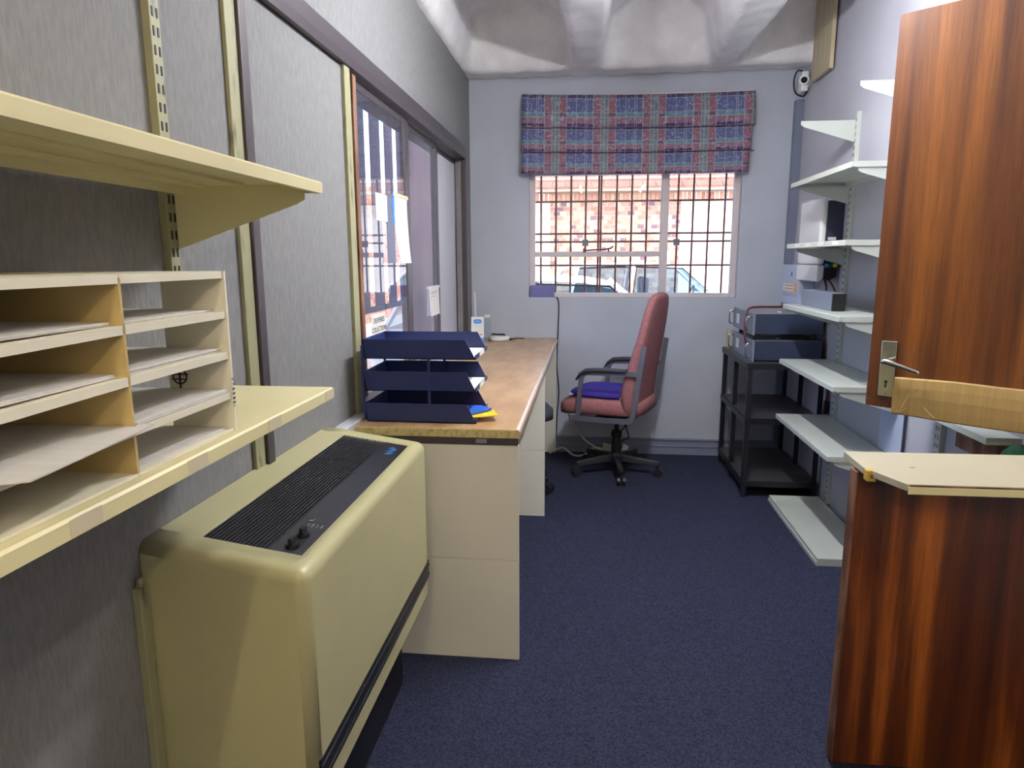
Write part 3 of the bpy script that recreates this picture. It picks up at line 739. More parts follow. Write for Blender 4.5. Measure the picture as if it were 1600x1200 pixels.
tag(MB().tube(spline([(-.63, 4.46, DZ + .036), (-.585, 4.43, DZ + .036), (-.55, 4.44, DZ + .036), (-.54, 4.40, DZ + .034)], 6), .005, 6).build('black_plug', M['black_plastic']), 'black plug lead lying on the round white dish', 'lead')
gl = thing('keys', 'dark keys on a cord lying at the back of the desk', 'keys', (-.48, 4.46, DZ + .0004))
MB().lathe([(.012, 0), (.012, .01)], (-.505, 4.44, DZ + .0005), 12).build('key_bunch', M['black_plastic'], gl)
MB().tube(spline([(-.50, 4.445, DZ + .006), (-.47, 4.49, DZ + .006), (-.44, 4.49, DZ + .006), (-.42, 4.48, DZ + .006)], 6), .004, 6).build('cord', M['worn_edge'], gl)

# ------------------------------------------------------------------ office chair
ch = thing('office_chair', 'rust pink swivel armchair with grey frame facing the desk', 'chair', (.18, 4.144, 0), rz=math.radians(160), local=True)
def cushion(m, cx, cz, a, b, h, z_prof):
    rings = []
    for t, sc2 in z_prof: rings.append([(x, y, cz + h * t) for x, y in superell(cx, 0, a * sc2, b * sc2, 4.2, 36)])
    return m.loft(rings)
sp_ = [(-.5, .86), (-.46, .94), (-.35, .99), (0, 1.0), (.3, .985), (.42, .94), (.48, .86), (.5, .7)]
seat = cushion(MB(), .055, .445, .265, .235, .095, sp_)
# waterfall front edge: drop the front of the cushion
seat.v = [(x, y, z - .030 * max(0, (x - .12) / .2) ** 2) for x, y, z in seat.v]
seat.build('seat', M['pink_fabric'], ch, smooth=True)
rings = []
for z, u, w_, t_ in ((.395, -.125, .19, .018), (.41, -.128, .215, .036), (.46, -.128, .235, .055), (.54, -.130, .242, .064), (.62, -.142, .240, .058), (.72, -.165, .235, .048), (.85, -.196, .222, .040), (.96, -.216, .208, .036), (1.03, -.228, .190, .033), (1.075, -.236, .160, .030), (1.098, -.241, .115, .024), (1.108, -.243, .06, .014)):
    rings.append([(x, y, z) for x, y in superell(u, 0, t_, w_, 3.2, 36)])
MB().loft(rings).build('backrest', M['pink_fabric'], ch, smooth=True)
for sgn in (1, -1):
    y = sgn * .252
    fr = MB()
    fr.strip([(.20, y, .378), (.0, y, .380), (-.155, y, .386), (-.168, y, .40), (-.176, y, .44), (-.20, y, .62), (-.225, y, .82)], (0, 1, 0), .012, .030)
    fr.build('side_frame', M['chair_frame'], ch)
    ar = MB(); ar.strip([(.158, y, .372), (.150, y, .52), (.142, y, .612), (.128, y, .640), (.10, y, .652), (-.10, y, .660), (-.215, y, .662)], (0, 1, 0), .014, .026)
    a_ = ar.build('arm', M['chair_frame'], ch)
    pd = []
    for x, z, h in ((.168, .612, .012), (.150, .640, .020), (.115, .664, .022), (.05, .672, .021), (-.06, .676, .020), (-.13, .676, .016)):
        pd.append([(x, y + yy * .022, z + zz2 * h / 1.6) for yy, zz2 in superell(0, 0, 1, 1, 3, 14)])
    MB().loft(pd).build('arm_pad', M['arm_pad'], a_, smooth=True)
MB().box(-.17, -.155, -.252, .252, .392, .412).build('cross_bar', M['chair_frame'], ch)
MB().box(.05, .08, -.252, .252, .366, .382).build('cross_bar', M['chair_frame'], ch)
MB().prism([(-.12, .382), (.12, .382), (.09, .345), (-.06, .345)], 'y', -.07, .07).build('mechanism', M['chair_black'], ch, bevel=.004)
MB().prism([(.10, .352), (.17, .346), (.14, .332), (.10, .334)], 'y', .05, .10).build('tilt_lever', M['chair_black'], ch, bevel=.003)
MB().lathe([(.014, .20), (.014, .36)], (0, 0, 0), 14).build('gas_lift', M['chair_black'], ch)
MB().lathe([(.030, .085), (.030, .20), (.024, .225), (.034, .228), (.034, .258), (.022, .268)], (0, 0, 0), 16).build('column_sleeve', M['chair_black'], ch)
MB().lathe([(.05, .075), (.05, .105), (.036, .125)], (0, 0, 0), 16).build('hub', M['chair_black'], ch)
for i in range(5):
    a = math.radians(-85 + 72 * i - 160); ca, sa = math.cos(a), math.sin(a)
    def q(r, s2, z): return (r * ca - s2 * sa, r * sa + s2 * ca, z)
    lg = MB().hexa([q(.03, -.024, .075), q(.262, -.016, .062), q(.262, .016, .062), q(.03, .024, .075), q(.03, -.016, .118), q(.266, -.012, .090), q(.266, .012, .090), q(.03, .016, .118)])
    L = lg.build('leg', M['chair_black'], ch, bevel=.005)
    MB().cyl(q(.252, 0, .05), q(.252, 0, .066), .008, 8).build('caster_stem', M['chair_black'], L)
    for s2 in (-.016, .016):
        MB().cyl(q(.262, s2 - .010, .026), q(.262, s2 + .010, .026), .026, 16).build('caster_wheel', M['chair_black'], L)
sc2 = thing('seat_cushion', 'purple seat cushion with white ties lying on the pink chair', 'cushion', (.18, 4.144, .4935), rz=math.radians(160), local=True)
cu = cushion(MB(), .075, .018, .185, .205, .038, [(-.5, .9), (-.3, .97), (0, 1), (.3, .95), (.45, .8), (.5, .5)])
cu.build('pad', M['purple'], sc2, smooth=True)
for x, y in ((.23, .165), (-.09, .185)): MB().box(x - .012, x + .012, y, y + .02, .006, .018).build('tie', M['paper'], sc2, bevel=.003)

# second chair tucked under the desk (only its edge shows past the panel)
c2 = thing('office_chair', 'black swivel chair tucked into the kneehole under the desk', 'chair', (-.43, 3.79, 0), rz=.3, local=True)
MB().lathe([(.05, .07), (.05, .11), (.03, .13), (.02, .14), (.02, .42)], (0, 0, 0), 16).build('column', M['chair_black'], c2)
MB().loft([[(x, y, z) for x, y in superell(0, 0, .22 * s3, .22 * s3, 4, 28)] for z, s3 in ((.42, .9), (.43, 1), (.48, 1), (.50, .9))]).build('seat', M['arm_pad'], c2, smooth=True)
for i in range(5):
    a = math.radians(-40 + 72 * i); ca, sa = math.cos(a), math.sin(a)
    def q(r, s2, z): return (r * ca - s2 * sa, r * sa + s2 * ca, z)
    L = MB().hexa([q(.03, -.022, .075), q(.23, -.014, .064), q(.23, .014, .064), q(.03, .022, .075), q(.03, -.015, .118), q(.234, -.011, .09), q(.234, .011, .09), q(.03, .015, .118)]).build('leg', M['chair_black'], c2, bevel=.004)
    for s2 in (-.017, .017):
        MB().cyl(q(.235, s2 - .012, .03), q(.235, s2 + .012, .03), .03, 16).build('caster_wheel', M['chair_black'], L)
for sgn in (1, -1):
    MB().strip([(.05, sgn * .23, .43), (.06, sgn * .24, .55), (.0, sgn * .24, .60), (-.12, sgn * .24, .60)], (0, 1, 0), .02, .02).build('arm', M['chair_black'], c2)
# ------------------------------------------------------------------ cables and plugs at the back wall
def cable(name, label, pts, r, m_): return tag(MB().tube(spline(pts, 8), r, 6).build(name, M[m_]), label, 'cable')
cable('cable', 'thin black cable running down the back wall from the window', [(-.215, YB - .004, 1.052), (-.20, YB - .006, 1.0), (-.205, YB - .006, .80), (-.21, YB - .006, .60), (-.195, YB - .006, .42), (-.205, YB - .006, .25), (-.21, YB - .030, .10), (-.22, YB - .045, .055)], .004, 'black_plastic')
cable('cable', 'white cable hanging from the chair side down to the plug block', [(-.13, 4.50, .29), (-.08, 4.50, .20), (-.02, 4.50, .11), (.06, 4.50, .055), (.10, 4.50, .04)], .007, 'white_cable')
cable('cable', 'white cable looped on the floor beside the far desk panel', [(-.25, 4.47, .012), (-.19, 4.48, .045), (-.15, 4.47, .05), (-.09, 4.45, .012), (-.03, 4.45, .010), (.0, 4.47, .022), (.05, 4.50, .05), (.10, 4.50, .045)], .006, 'white_cable')
pb = thing('plug_block', 'beige multi plug block on the floor behind the pink chair', 'plug block', (.14, 4.50, 0))
o = MB().hexa([(.10, 4.475, .028), (.185, 4.475, .0), (.185, 4.515, .0), (.10, 4.515, .028), (.11, 4.475, .085), (.195, 4.475, .062), (.195, 4.515, .062), (.11, 4.515, .085)]); o.build('block', M['beige_plastic'], pb, bevel=.004)
tag(MB().hexa([(.225, 4.50, .022), (.262, 4.50, .014), (.262, 4.53, .014), (.225, 4.53, .022), (.243, 4.50, .078), (.28, 4.50, .064), (.28, 4.53, .064), (.243, 4.53, .078)]).build('charger_plug', M['white_plastic'], bevel=.004), 'white charger plug leaning behind the chair column', 'plug')
cable('cable', 'black cable tangle climbing from the skirting to the wall socket', [(.26, YB - .01, .19), (.235, YB - .02, .16), (.18, YB - .03, .13), (.20, YB - .05, .08), (.25, YB - .05, .10), (.28, YB - .04, .12), (.265, YB - .03, .17), (.26, YB - .012, .20)], .004, 'black_plastic')
tag(MB().box(.248, .276, YB - .014, YB - .0005, .188, .222).build('wall_socket', M['black_plastic'], bevel=.003), 'small black wall socket low on the back wall', 'socket')
# ------------------------------------------------------------------ trunking, camera and plank in the right back corner
struct(MB().box(1.222, XR - .0005, YB - .052, YB - .0005, .10, 2.24).build('trim_8', M['trunk'], bevel=.002))
cc = thing('security_camera', 'white security camera with black lens in the right back corner', 'camera', (1.235, 4.46, 2.25))
MB().box(1.212, 1.250, 4.42, 4.50, 2.262, 2.372).build('housing', M['white_plastic'], cc, bevel=.006)
rg = MB().cyl((1.222, 4.418, 2.318), (1.217, 4.396, 2.316), .026, 20); rg.build('lens_ring', M['white_plastic'], cc)
MB().cyl((1.2175, 4.398, 2.316), (1.2165, 4.392, 2.316), .018, 18).build('lens', M['lens'], cc)
mt = MB().box(1.250, XR, 4.45, 4.48, 2.30, 2.33); mt.cyl((1.258, 4.465, 2.285), (1.258, 4.465, 2.345), .012, 10); mt.build('mount', M['white_plastic'], cc, bevel=.003)
MB().tube(spline([(1.245, 4.47, 2.375), (1.20, 4.47, 2.385), (1.178, 4.46, 2.33), (1.190, 4.46, 2.262), (1.235, 4.46, 2.240), (1.262, 4.48, 2.275)], 8), .005, 6).build('lead', M['black_plastic'], cc)
tag(MB().box(1.236, 1.2565, 4.02, 4.325, 2.285, 2.80).build('plank', M['ply']), 'pale plywood plank fixed upright under the ceiling in the right corner', 'plank')

# ------------------------------------------------------------------ right wall shelving
upright(3.605, .026, .020, .03, 1.985, -1, 'white slotted upright on the right wall behind the far shelf ends', 'white_shelf')
upright(2.86, .026, .020, .03, 2.10, -1, 'white slotted upright on the right wall behind the near shelf ends', 'white_shelf')
upright(2.55, .040, .020, .03, 2.10, -1, 'white slotted upright on the right wall seen under the brown door', 'white_shelf')
def right_shelf(label, z):
    s_ = thing('wall_shelf', label, 'shelf', (1.13, 3.27, z - .022), group='white shelves on the right wall')
    x0, x1, y0, y1 = .99, XR - .021, 2.866, 3.678
    m = MB(); m.prism([(x1, z), (x0 + .002, z), (x0, z - .002), (x0, z - .022), (x0 + .012, z - .022), (x0 + .012, z - .019), (x0 + .004, z - .019), (x0 + .004, z - .004), (x1 - .004, z - .004), (x1 - .004, z - .02), (x1, z - .02)], 'y', y0, y1)
    m.box(x0 + .004, x1 - .004, y0, y0 + .003, z - .022, z - .004); m.box(x0 + .004, x1 - .004, y1 - .003, y1, z - .02, z - .004)
    m.build('shelf_board', M['white_shelf'], s_)
    for y in (3.612, 2.872):
        wall_bracket(MB(), XR - .021, 1.018, y, z - .0225, .085).build('bracket', M['white_shelf'], s_)
    return s_
names = ['lowest but one white shelf on the right wall, above the floor shelf', 'white shelf on the right wall level with the rack top, third from the floor',
         'white shelf on the right wall holding the grey power box', 'white shelf on the right wall crossing in front of the inverter',
         'topmost white shelf on the right wall']
for z, nme in zip((.492, .785, 1.070, 1.370, 1.665), names): 
    s_ = right_shelf(nme, z)
    if abs(z - 1.370) < .01:
        for y in (2.98, 3.16, 3.34, 3.50): MB().box(.9886, .9902, y - .035, y + .035, 1.351, 1.368).build('label_strip', M['paper'], s_)
# two loose shelves lying stacked on the floor, rims upward
for i, (z, lab) in enumerate(((.0005, 'white steel shelf lying on the carpet, lower of the stacked pair'), (.0175, 'white steel shelf lying rim up on the carpet, upper of the stacked pair'))):
    s_ = MB(); x0, x1, y0, y1 = .985 + .004 * i, XR - .022, 2.89, 3.70
    s_.box(x0, x1, y0, y1, z, z + .003)
    for a in ((x0, x0 + .004, y0, y1), (x1 - .004, x1, y0, y1), (x0 + .004, x1 - .004, y0, y0 + .004), (x0 + .004, x1 - .004, y1 - .004, y1)): s_.box(*a, z + .003, z + .0165)
    tag(s_.build('steel_shelf', M['white_shelf']), lab, 'shelf', 'loose shelves on the floor')
for y, z, lab in ((3.612, 1.948, 'empty white bracket above the topmost shelf, on the far upright'), (2.872, 1.955, 'empty white bracket beside the door edge near the top')):
    m = wall_bracket(MB(), XR - .021, 1.0, y, z, .10, .028); m.box(XR - .023, XR - .0205, y - .008, y + .008, z - .10, z)
    tag(m.build('shelf_bracket', M['white_shelf']), lab, 'bracket')
for z, lab in ((1.75, 'white bracket tip just left of the door, level with the topmost shelf'), (1.445, 'white bracket tip left of the door above the inverter shelf level'), (1.155, 'white bracket tip left of the door at power box level'), (.862, 'white bracket tip left of the door beside the lock')):
    m = wall_bracket(MB(), XR - .021, 1.03, 2.50, z, .09, .02); m.box(1.012, 1.032, 2.492, 2.508, z - .022, z + .006)
    tag(m.build('shelf_bracket', M['white_shelf']), lab, 'bracket')
# narrow shelf and cloth under the door
ns = MB().box(1.15, XR - .021, 2.07, 2.62, .764, .786)
tag(ns.build('ledge_shelf', M['white_shelf'], bevel=.002), 'narrow white shelf seen under the cardboard on the door', 'shelf')
bx2 = MB().box(1.185, 1.262, 2.075, 2.30, .70, .7635); tag(bx2.build('timber_block', M['worn_edge']), 'brown timber block under the narrow white shelf', 'block')
# thin pale sheet painting daylight onto the wall beside the shelf ends
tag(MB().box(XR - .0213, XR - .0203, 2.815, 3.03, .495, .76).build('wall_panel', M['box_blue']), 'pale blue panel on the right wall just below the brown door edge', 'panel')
cl = MB(); rings = []
for z, r in ((.655, .03), (.68, .055), (.72, .06), (.755, .045), (.775, .02)):
    rings.append([(1.205 + r * .7 * math.cos(a) * (1 + .15 * math.sin(5 * a + z * 60)), 2.02 + r * .8 * math.sin(a) * (1 + .15 * math.cos(4 * a)), z) for a in [2 * PI * i / 18 for i in range(18)]])
cl.loft(rings); tag(cl.build('cloth', M['green_cloth'], smooth=True), 'crumpled dark green cloth hanging beside the narrow shelf', 'cloth')

# ------------------------------------------------------------------ electrics on the right wall
iv = thing('inverter', 'tall white fronted inverter on the right wall beside the window', 'inverter', (1.21, 3.9, 1.18))
iy0, iy1, ixf = 3.70, 4.055, 1.152
MB().box(ixf + .03, XR - .001, iy0 + .012, iy1 - .012, 1.262, 1.585).build('casing', M['inv_dark'], iv, bevel=.006)
MB().box(ixf, ixf + .034, iy0, iy1, 1.266, 1.598).build('front_cover', M['white_plastic'], iv, bevel=.014, seg=4)
MB().prism([(ixf, 1.264), (ixf + .034, 1.264), (ixf + .034, 1.200), (ixf + .020, 1.182), (ixf, 1.180)], 'y', iy0, iy1).build('lower_cover', M['white_plastic'], iv, bevel=.006)
MB().prism([(ixf + .0345, 1.258), (XR - .02, 1.258), (XR - .02, 1.205), (XR - .05, 1.185), (ixf + .0345, 1.195)], 'y', iy0 + .01, iy1 - .02).build('terminal_box', M['black_plastic'], iv, bevel=.004)
for x, m_ in ((1.196, 'blue_ink'), (1.216, 'green_cloth'), (1.238, 'yellow')):
    MB().cyl((x, iy0 + .012, 1.262), (x, iy0 - .004, 1.262), .010, 14).build('terminal_knob', M[m_], iv)
MB().box(1.196, 1.236, iy0 + .0105, iy0 + .013, 1.388, 1.404).build('rating_label', M['paper_grey'], iv)
MB().cyl((ixf + .0004, 3.90, 1.33), (ixf - .0006, 3.90, 1.33), .016, 16).build('emblem', M['paper_grey'], iv)
cable('cable', 'red and black battery lead under the inverter terminals', [(1.205, 3.74, 1.19), (1.21, 3.72, 1.15), (1.200, 3.70, 1.12), (1.205, 3.69, 1.09)], .005, 'red_cable')
cable('cable', 'red lead bending beside the slotted upright under the inverter', [(1.225, 3.74, 1.19), (1.24, 3.72, 1.16), (1.255, 3.71, 1.12), (1.25, 3.70, 1.08)], .005, 'red_cable')
cable('cable', 'grey lead leaving the inverter on its window side', [(1.18, 3.84, 1.18), (1.185, 3.83, 1.14), (1.20, 3.82, 1.09), (1.20, 3.82, 1.05)], .005, 'trunk')
pbx = thing('power_box', 'grey metal power box with black end on the right wall shelf', 'power box', (1.08, 3.36, 1.0705))
MB().box(1.055, 1.115, 3.165, 3.585, 1.0705, 1.148).build('case', M['trunk'], pbx, bevel=.002)
MB().box(1.057, 1.113, 3.155, 3.166, 1.0725, 1.146).build('end_plate', M['black_plastic'], pbx, bevel=.002)
db = thing('distribution_box', 'pale blue distribution box with orange label in the right corner', 'electrical box', (1.21, 4.2, 1.03))
MB().box(1.160, XR - .001, 4.02, 4.37, 1.035, 1.262).build('case', M['box_blue'], db, bevel=.003)
MB().box(1.1585, 1.1605, 4.055, 4.325, 1.108, 1.158).build('label_frame', M['orange_ink'], db)
MB().box(1.1575, 1.1592, 4.105, 4.325, 1.112, 1.153).build('label', M['paper'], db)
for z in (1.122, 1.140): MB().box(1.1568, 1.158, 4.11, 4.29, z, z + .006).build('print_line', M['steel'], db)
MB().box(1.1585, 1.1605, 4.16, 4.175, 1.198, 1.222).build('print_mark', M['ink'], db)
for z in (1.086, 1.096): MB().box(1.1588, 1.1604, 4.05, 4.33, z, z + .002).build('groove', M['trunk'], db)
gb = thing('switch_box', 'grey switch box on the right wall left of the inverter', 'electrical box', (1.24, 4.2, 1.30))
MB().box(1.205, XR - .001, 4.09, 4.27, 1.30, 1.62).build('case', M['wall_right'], gb, bevel=.004)
for z in (1.33, 1.54): MB().box(1.195, 1.206, 4.10, 4.13, z, z + .05).build('latch', M['black_plastic'], gb, bevel=.003)

# ------------------------------------------------------------------ black rack with the two amplifiers
rk = thing('equipment_rack', 'black steel equipment rack standing in the right back corner', 'rack', (1.05, 4.1, 0))
rx0, rx1, ry0, ry1 = .85, 1.245, 3.745, 4.445
for x in (rx0, rx1 - .026):
    for y in (ry0, (ry0 + ry1) / 2, ry1 - .026):
        m = MB(); m.box(x, x + .026, y, y + .004, .03, .738); m.box(x if x == rx0 else x + .022, x + .004 if x == rx0 else x + .026, y + .004, y + .026, .03, .738)
        m.box(x + .002, x + .024, y + .002, y + .024, 0, .03)
        m.build('post', M['rack_black'], rk)
for z, nm in ((.738, 'top'), (.437, 'shelf'), (.085, 'shelf')):
    m = MB(); m.box(rx0 + (.0045 if z < .7 else -.004), rx1 - (.0045 if z < .7 else -.004), ry0 + (.0045 if z < .7 else -.004), ry1 - (.0045 if z < .7 else -.004), z, z + .012)
    m.build(nm, M['rack_shelf'], rk)
    e_ = MB()
    o_ = .003 if z < .7 else .006
    for a in ((rx0 - o_, rx1 + o_, ry0 - o_, ry0 - .0005), (rx0 - o_, rx1 + o_, ry1 + .0005, ry1 + o_), (rx0 - o_, rx0 - .0005, ry0, ry1), (rx1 + .0005, rx1 + o_, ry0, ry1)): e_.box(*a, z - .022, z + .010)
    e_.build('edge_rail', M['rack_black'], rk)
def amp(label, z, dx, zf):
    a = thing('amplifier', label, 'amplifier', (1.06, 4.03, z), group='amplifiers on the rack')
    x0, x1, y0, y1 = .885 + dx, 1.238, 3.80, 4.30
    MB().box(x0, x1, y0, y1, z + .006, z + .112).build('case', [M['amp_blue']], a, bevel=.002)
    MB().box(x0 + .004, x1 - .004, y0 + .004, y1 - .004, z + .112, z + .1135).build('lid', M['amp_top'], a)
    MB().box(x0 - .010, x0, y0 - .012, y1 + .012, z, z + .116).build('front_plate', M['amp_grey'], a, bevel=.001)
    for y in (y0 + .018, y1 - .018):
        h = MB().tube(spline([(x0 - .010, y, z + .022), (x0 - .036, y, z + .026), (x0 - .036, y, z + .090), (x0 - .010, y, z + .094)], 5), .005, 8); h.build('handle', M['chrome'], a, smooth=True)
    MB().box(x0 - .0115, x0 - .010, y1 - .16, y1 - .09, z + .03, z + .085).build('data_label', M['paper'], a)
    sc3 = MB()
    for y in (y0,):
        for x, zz3 in ((x0 + .02, .02), (x0 + .02, .06), (x0 + .02, .10), (x0 + .045, .035), (x0 + .045, .085), (x1 - .04, .095)): sc3.cyl((x, y + .0005, z + zz3), (x, y - .002, z + zz3), .003, 8)
    sc3.build('screws', M['black_plastic'], a)
    for x in (.91, 1.20):
        for y in (3.84, 4.24): MB().box(x - .012, x + .012, y - .012, y + .012, z - zf, z + .0055).build('foot', M['black_plastic'], a, bevel=.003)
    MB().box(1.02, 1.04, 3.88, 3.90, z + .1135, z + .12).build('sticker', M['white_plastic'], a, bevel=.003)
    return a
amp('blue grey amplifier with chrome handles, lower of the two on the rack', .7505, .002, .0003)
amp('blue grey amplifier with chrome handles, upper of the two on the rack', .8945, -.002, .0302)
cable('cable', 'dark red lead looping over the fronts of both amplifiers', [(.868, 3.90, .83), (.858, 3.90, .87), (.856, 3.91, .93), (.862, 3.92, .98), (.880, 3.95, 1.022), (.93, 3.98, 1.032), (1.06, 4.0, 1.032), (1.20, 4.05, 1.030)], .006, 'red_cable')
tag(MB().box(.862, .882, 4.37, 4.43, .7515, .868).build('adaptor', M['beige_plastic'], bevel=.004), 'beige upright adaptor behind the amplifiers on the rack', 'adaptor')
cable('cable', 'dark red cable bundle hanging behind the rack near the right wall', [(1.255, 3.715, .74), (1.25, 3.71, .66), (1.255, 3.71, .58), (1.245, 3.715, .50), (1.255, 3.72, .40)], .008, 'red_cable')
tag(MB().box(1.242, 1.266, 3.70, 3.725, .49, .56).build('cable_clip', M['black_plastic'], bevel=.004), 'black cable connector beside the rack under the third shelf', 'connector')

# ------------------------------------------------------------------ upper stable door leaf, standing open
ang = math.atan2(-.66, .75)
dr = thing('stable_door', 'brown veneered upper stable door leaf standing open on the right', 'door', (.868, 2.20, .85), rz=ang, local=True)
DW, DH = .815, 1.126
MB().box(-.006, DW, .0, .040, 0, DH).build('leaf', M['door_wood'], dr, bevel=.001)
MB().box(-.009, -.006, .001, .039, .0, DH).build('edge_strip', M['leaf_wood'], dr)
pl = MB().box(.024, .068, -.006, -.0003, .034, .204).build('handle_plate', M['chrome'], dr, bevel=.002)
MB().cyl((.046, -.006, .147), (.046, -.020, .147), .013, 16).build('rose', M['chrome'], pl)
MB().tube(spline([(.046, -.012, .147), (.046, -.042, .147), (.062, -.048, .146), (.10, -.046, .136), (.145, -.042, .122)], 6), [.009] * 8 + [.0085] * 8 + [.007] * 9, 10).build('lever', M['chrome'], pl, smooth=True)
kh = MB().cyl((.046, -.0058, .080), (.046, -.0068, .080), .005, 12); kh.box(.0435, .0485, -.0068, -.0058, .062, .080); kh.build('keyhole', M['ink'], pl)
for x, z in ((.036, .196), (.056, .194), (.046, .042)): MB().cyl((x, -.0055, z), (x, -.0085, z), .0035, 10).build('screw', M['chrome'], pl)
# corrugated cardboard folded over the bottom of the leaf
cd = MB(); ringsA = []
for i in range(15):
    x = .072 + .73 * i / 14; t = i / 14
    tz = .101 + .010 * t - .0015 * math.sin(x * 21); bz = -.014 - .003 * t + .001 * math.sin(x * 17); bul = .0012 * math.sin(x * 13)
    ringsA.append([(x, -.013, bz), (x, -.016 - bul, bz + .004), (x, -.018 - bul, bz + .03), (x, -.019 - bul, .045), (x, -.018 - bul, tz - .03), (x, -.015 - bul, tz - .004), (x, -.011, tz), (x, -.005, tz - .002), (x, -.005, bz + .004)])
cd.loft(ringsA); tag_ = cd.build('cardboard', M['kraft_box'], dr, smooth=False, label='brown cardboard strip taped along the bottom')
for pts in (((.10, .010), (.108, .03), (.118, .055), (.135, .075)), ((.085, -.004), (.10, .0), (.115, .012)), ((.16, .02), (.175, .004), (.19, -.006)), ((.455, .10), (.47, .088), (.478, .080))):
    MB().tube([(x, -.0195, z) for x, z in pts], .0009, 4).build('tape_crease', M['tape'], tag_)
tr_ = MB(); tr_._add([(.05, -.002, -.004), (.075, -.012, .012), (.078, -.012, .035), (.060, -.003, .020), (.052, -.001, -.003), (.077, -.010, .013), (.080, -.010, .034), (.061, -.001, .021)], [(0, 1, 2, 3), (4, 7, 6, 5), (0, 4, 5, 1), (1, 5, 6, 2), (2, 6, 7, 3), (3, 7, 4, 0)])
tr_.build('torn_tape', M['clear_tape'], dr)
ch_ = MB()
for z, d_ in ((.02, .012), (.045, .006), (.06, .004)): ch_.prism([(-.0098, z - .012), (-.0098, z + .012), (-.0098 + d_, z)], 'y', -.0004, .0002)
ch_.build('chipped_edge', M['worn_edge'], dr)
for z in (.18, .95): MB().cyl((DW + .004, .02, z - .04), (DW + .004, .02, z + .04), .006, 10).build('hinge', M['steel'], dr)

# lower leaf with its ledge
ll = thing('stable_door_lower_leaf', 'dark mahogany lower door leaf with a cream ledge in the right foreground', 'door', (1.05, 1.68, 0))
MB().box(.646, 1.485, 1.662, 1.700, .012, .796).build('leaf', M['leaf_wood'], ll, bevel=.001)
MB().box(.642, .646, 1.661, 1.701, .012, .796).build('edge_strip', M['worn_edge'], ll, bevel=.001)
lg_ = MB().prism([(.652, 1.777), (.648, 1.640), (.694, 1.520), (1.485, 1.520), (1.485, 1.790)], 'z', .799, .815).build('ledge', M['ledge'], ll, bevel=.0012)
MB().box(.697, 1.485, 1.5165, 1.5195, .7925, .8095).build('edge_banding', M['cream_metal'], lg_, bevel=.001)
MB().box(.700, 1.485, 1.5180, 1.5197, .8095, .8132).build('peeled_gap', M['worn_edge'], lg_)
kb_ = MB().box(.647, .668, 1.612, 1.634, .788, .8154).build('wood_block', M['yellow_wood'], ll, bevel=.003)
MB().cyl((.658, 1.6125, .801), (.658, 1.609, .801), .0045, 12).build('screw', M['brass'], kb_)
MB().prism([(1.662, .798), (1.600, .798), (1.662, .772)], 'x', .682, .700).build('ledge_bracket', M['steel'], ll)
MB().box(.755, .766, 1.645, 1.648, .8145, .8156).build('scratch', M['worn_edge'], lg_)

# ------------------------------------------------------------------ ceiling lamps out of view; the last two are added for their light
def batten(label, x, y, z, w, colr, length=1.2):
    t = thing('ceiling_light', label, 'ceiling light', (x, y, z))
    MB().box(x - .012, x + .012, y - length / 2, y + length / 2, z + .05, z + .085).build('body', M['white_plastic'], t, bevel=.004)
    r = .014; area = 2 * PI * r * (length - .06)
    m = bpy.data.materials.new('lamp_tube'); m.use_nodes = True; b = m.node_tree.nodes['Principled BSDF']
    b.inputs['Base Color'].default_value = (.9, .9, .9, 1); b.inputs['Emission Color'].default_value = (*colr, 1); b.inputs['Emission Strength'].default_value = w / (PI * area)
    MB().cyl((x, y - length / 2 + .03, z + .015), (x, y + length / 2 - .03, z + .015), r, 14).build('tube', m, t)
    for yy in (y - length / 2 + .015, y + length / 2 - .015): MB().box(x - .015, x + .015, yy - .012, yy + .012, z, z + .046).build('lamp_holder', M['white_plastic'], t)
    for yy in (y - .3, y + .3): MB().box(x - .003, x + .003, yy - .003, yy + .003, z + .085, 2.72).build('hanger', M['white_plastic'], t)
    return t
batten('warm fluorescent batten behind the viewpoint, nearer the left wall', -.15, -1.15, 2.30, ROOM_LAMP_W / 2, ROOM_LAMP_COL)
batten('warm fluorescent batten behind the viewpoint, nearer the right wall', .75, -1.15, 2.30, ROOM_LAMP_W / 2, ROOM_LAMP_COL)  # second tube added to soften the warm lamp's shadows
batten('white fluorescent batten hanging over the desk end of the room', .33, 2.35, 2.28, MID_FILL_W, MID_FILL_COL, .9)  # unseen fill tube added to brighten the back wall and ceiling

# ------------------------------------------------------------------ outside
GZ = -.30
struct(MB().box(-14, 16, -14, 34, GZ - .1, GZ).build('ground', M['paving']))
def bricks(name, x0, x1, z0, z1, y, bw, bh, gap, axis='x', proud=.012, seedv=3):
    rnd = random.Random(seedv); m = MB(); z = z0; r_ = 0
    while z + bh * .6 < z1:
        x = x0 - (bw / 2 if r_ % 2 else 0)
        while x < x1:
            a, b2 = max(x0, x), min(x1, x + bw - gap)
            if b2 - a > .02:
                mi = rnd.choices((0, 1, 2, 3), (5, 3, 4, 1.4))[0]; d = proud + rnd.uniform(-.003, .003)
                if axis == 'x': m.box(a, b2, y - d, y + .001, z, min(z1, z + bh - gap), mi)
                else: m.box(y - .001, y + d, a, b2, z, min(z1, z + bh - gap), mi)
            x += bw
        z += bh; r_ += 1
    return m
WY = 17.0
bw_ = thing('garage_wall', 'brick boundary building across the yard beyond the back window', 'building', (.6, WY, GZ))
MB().box(-.96, 2.10, WY, WY + .3, GZ, 2.86).build('wall', M['mortar'], bw_)
stuff(bricks('b', -.96, 2.10, GZ, 2.62, WY, .16, .105, .016).build('brickwork', BR, bw_))
m = MB(); rnd = random.Random(5); x = -3.0
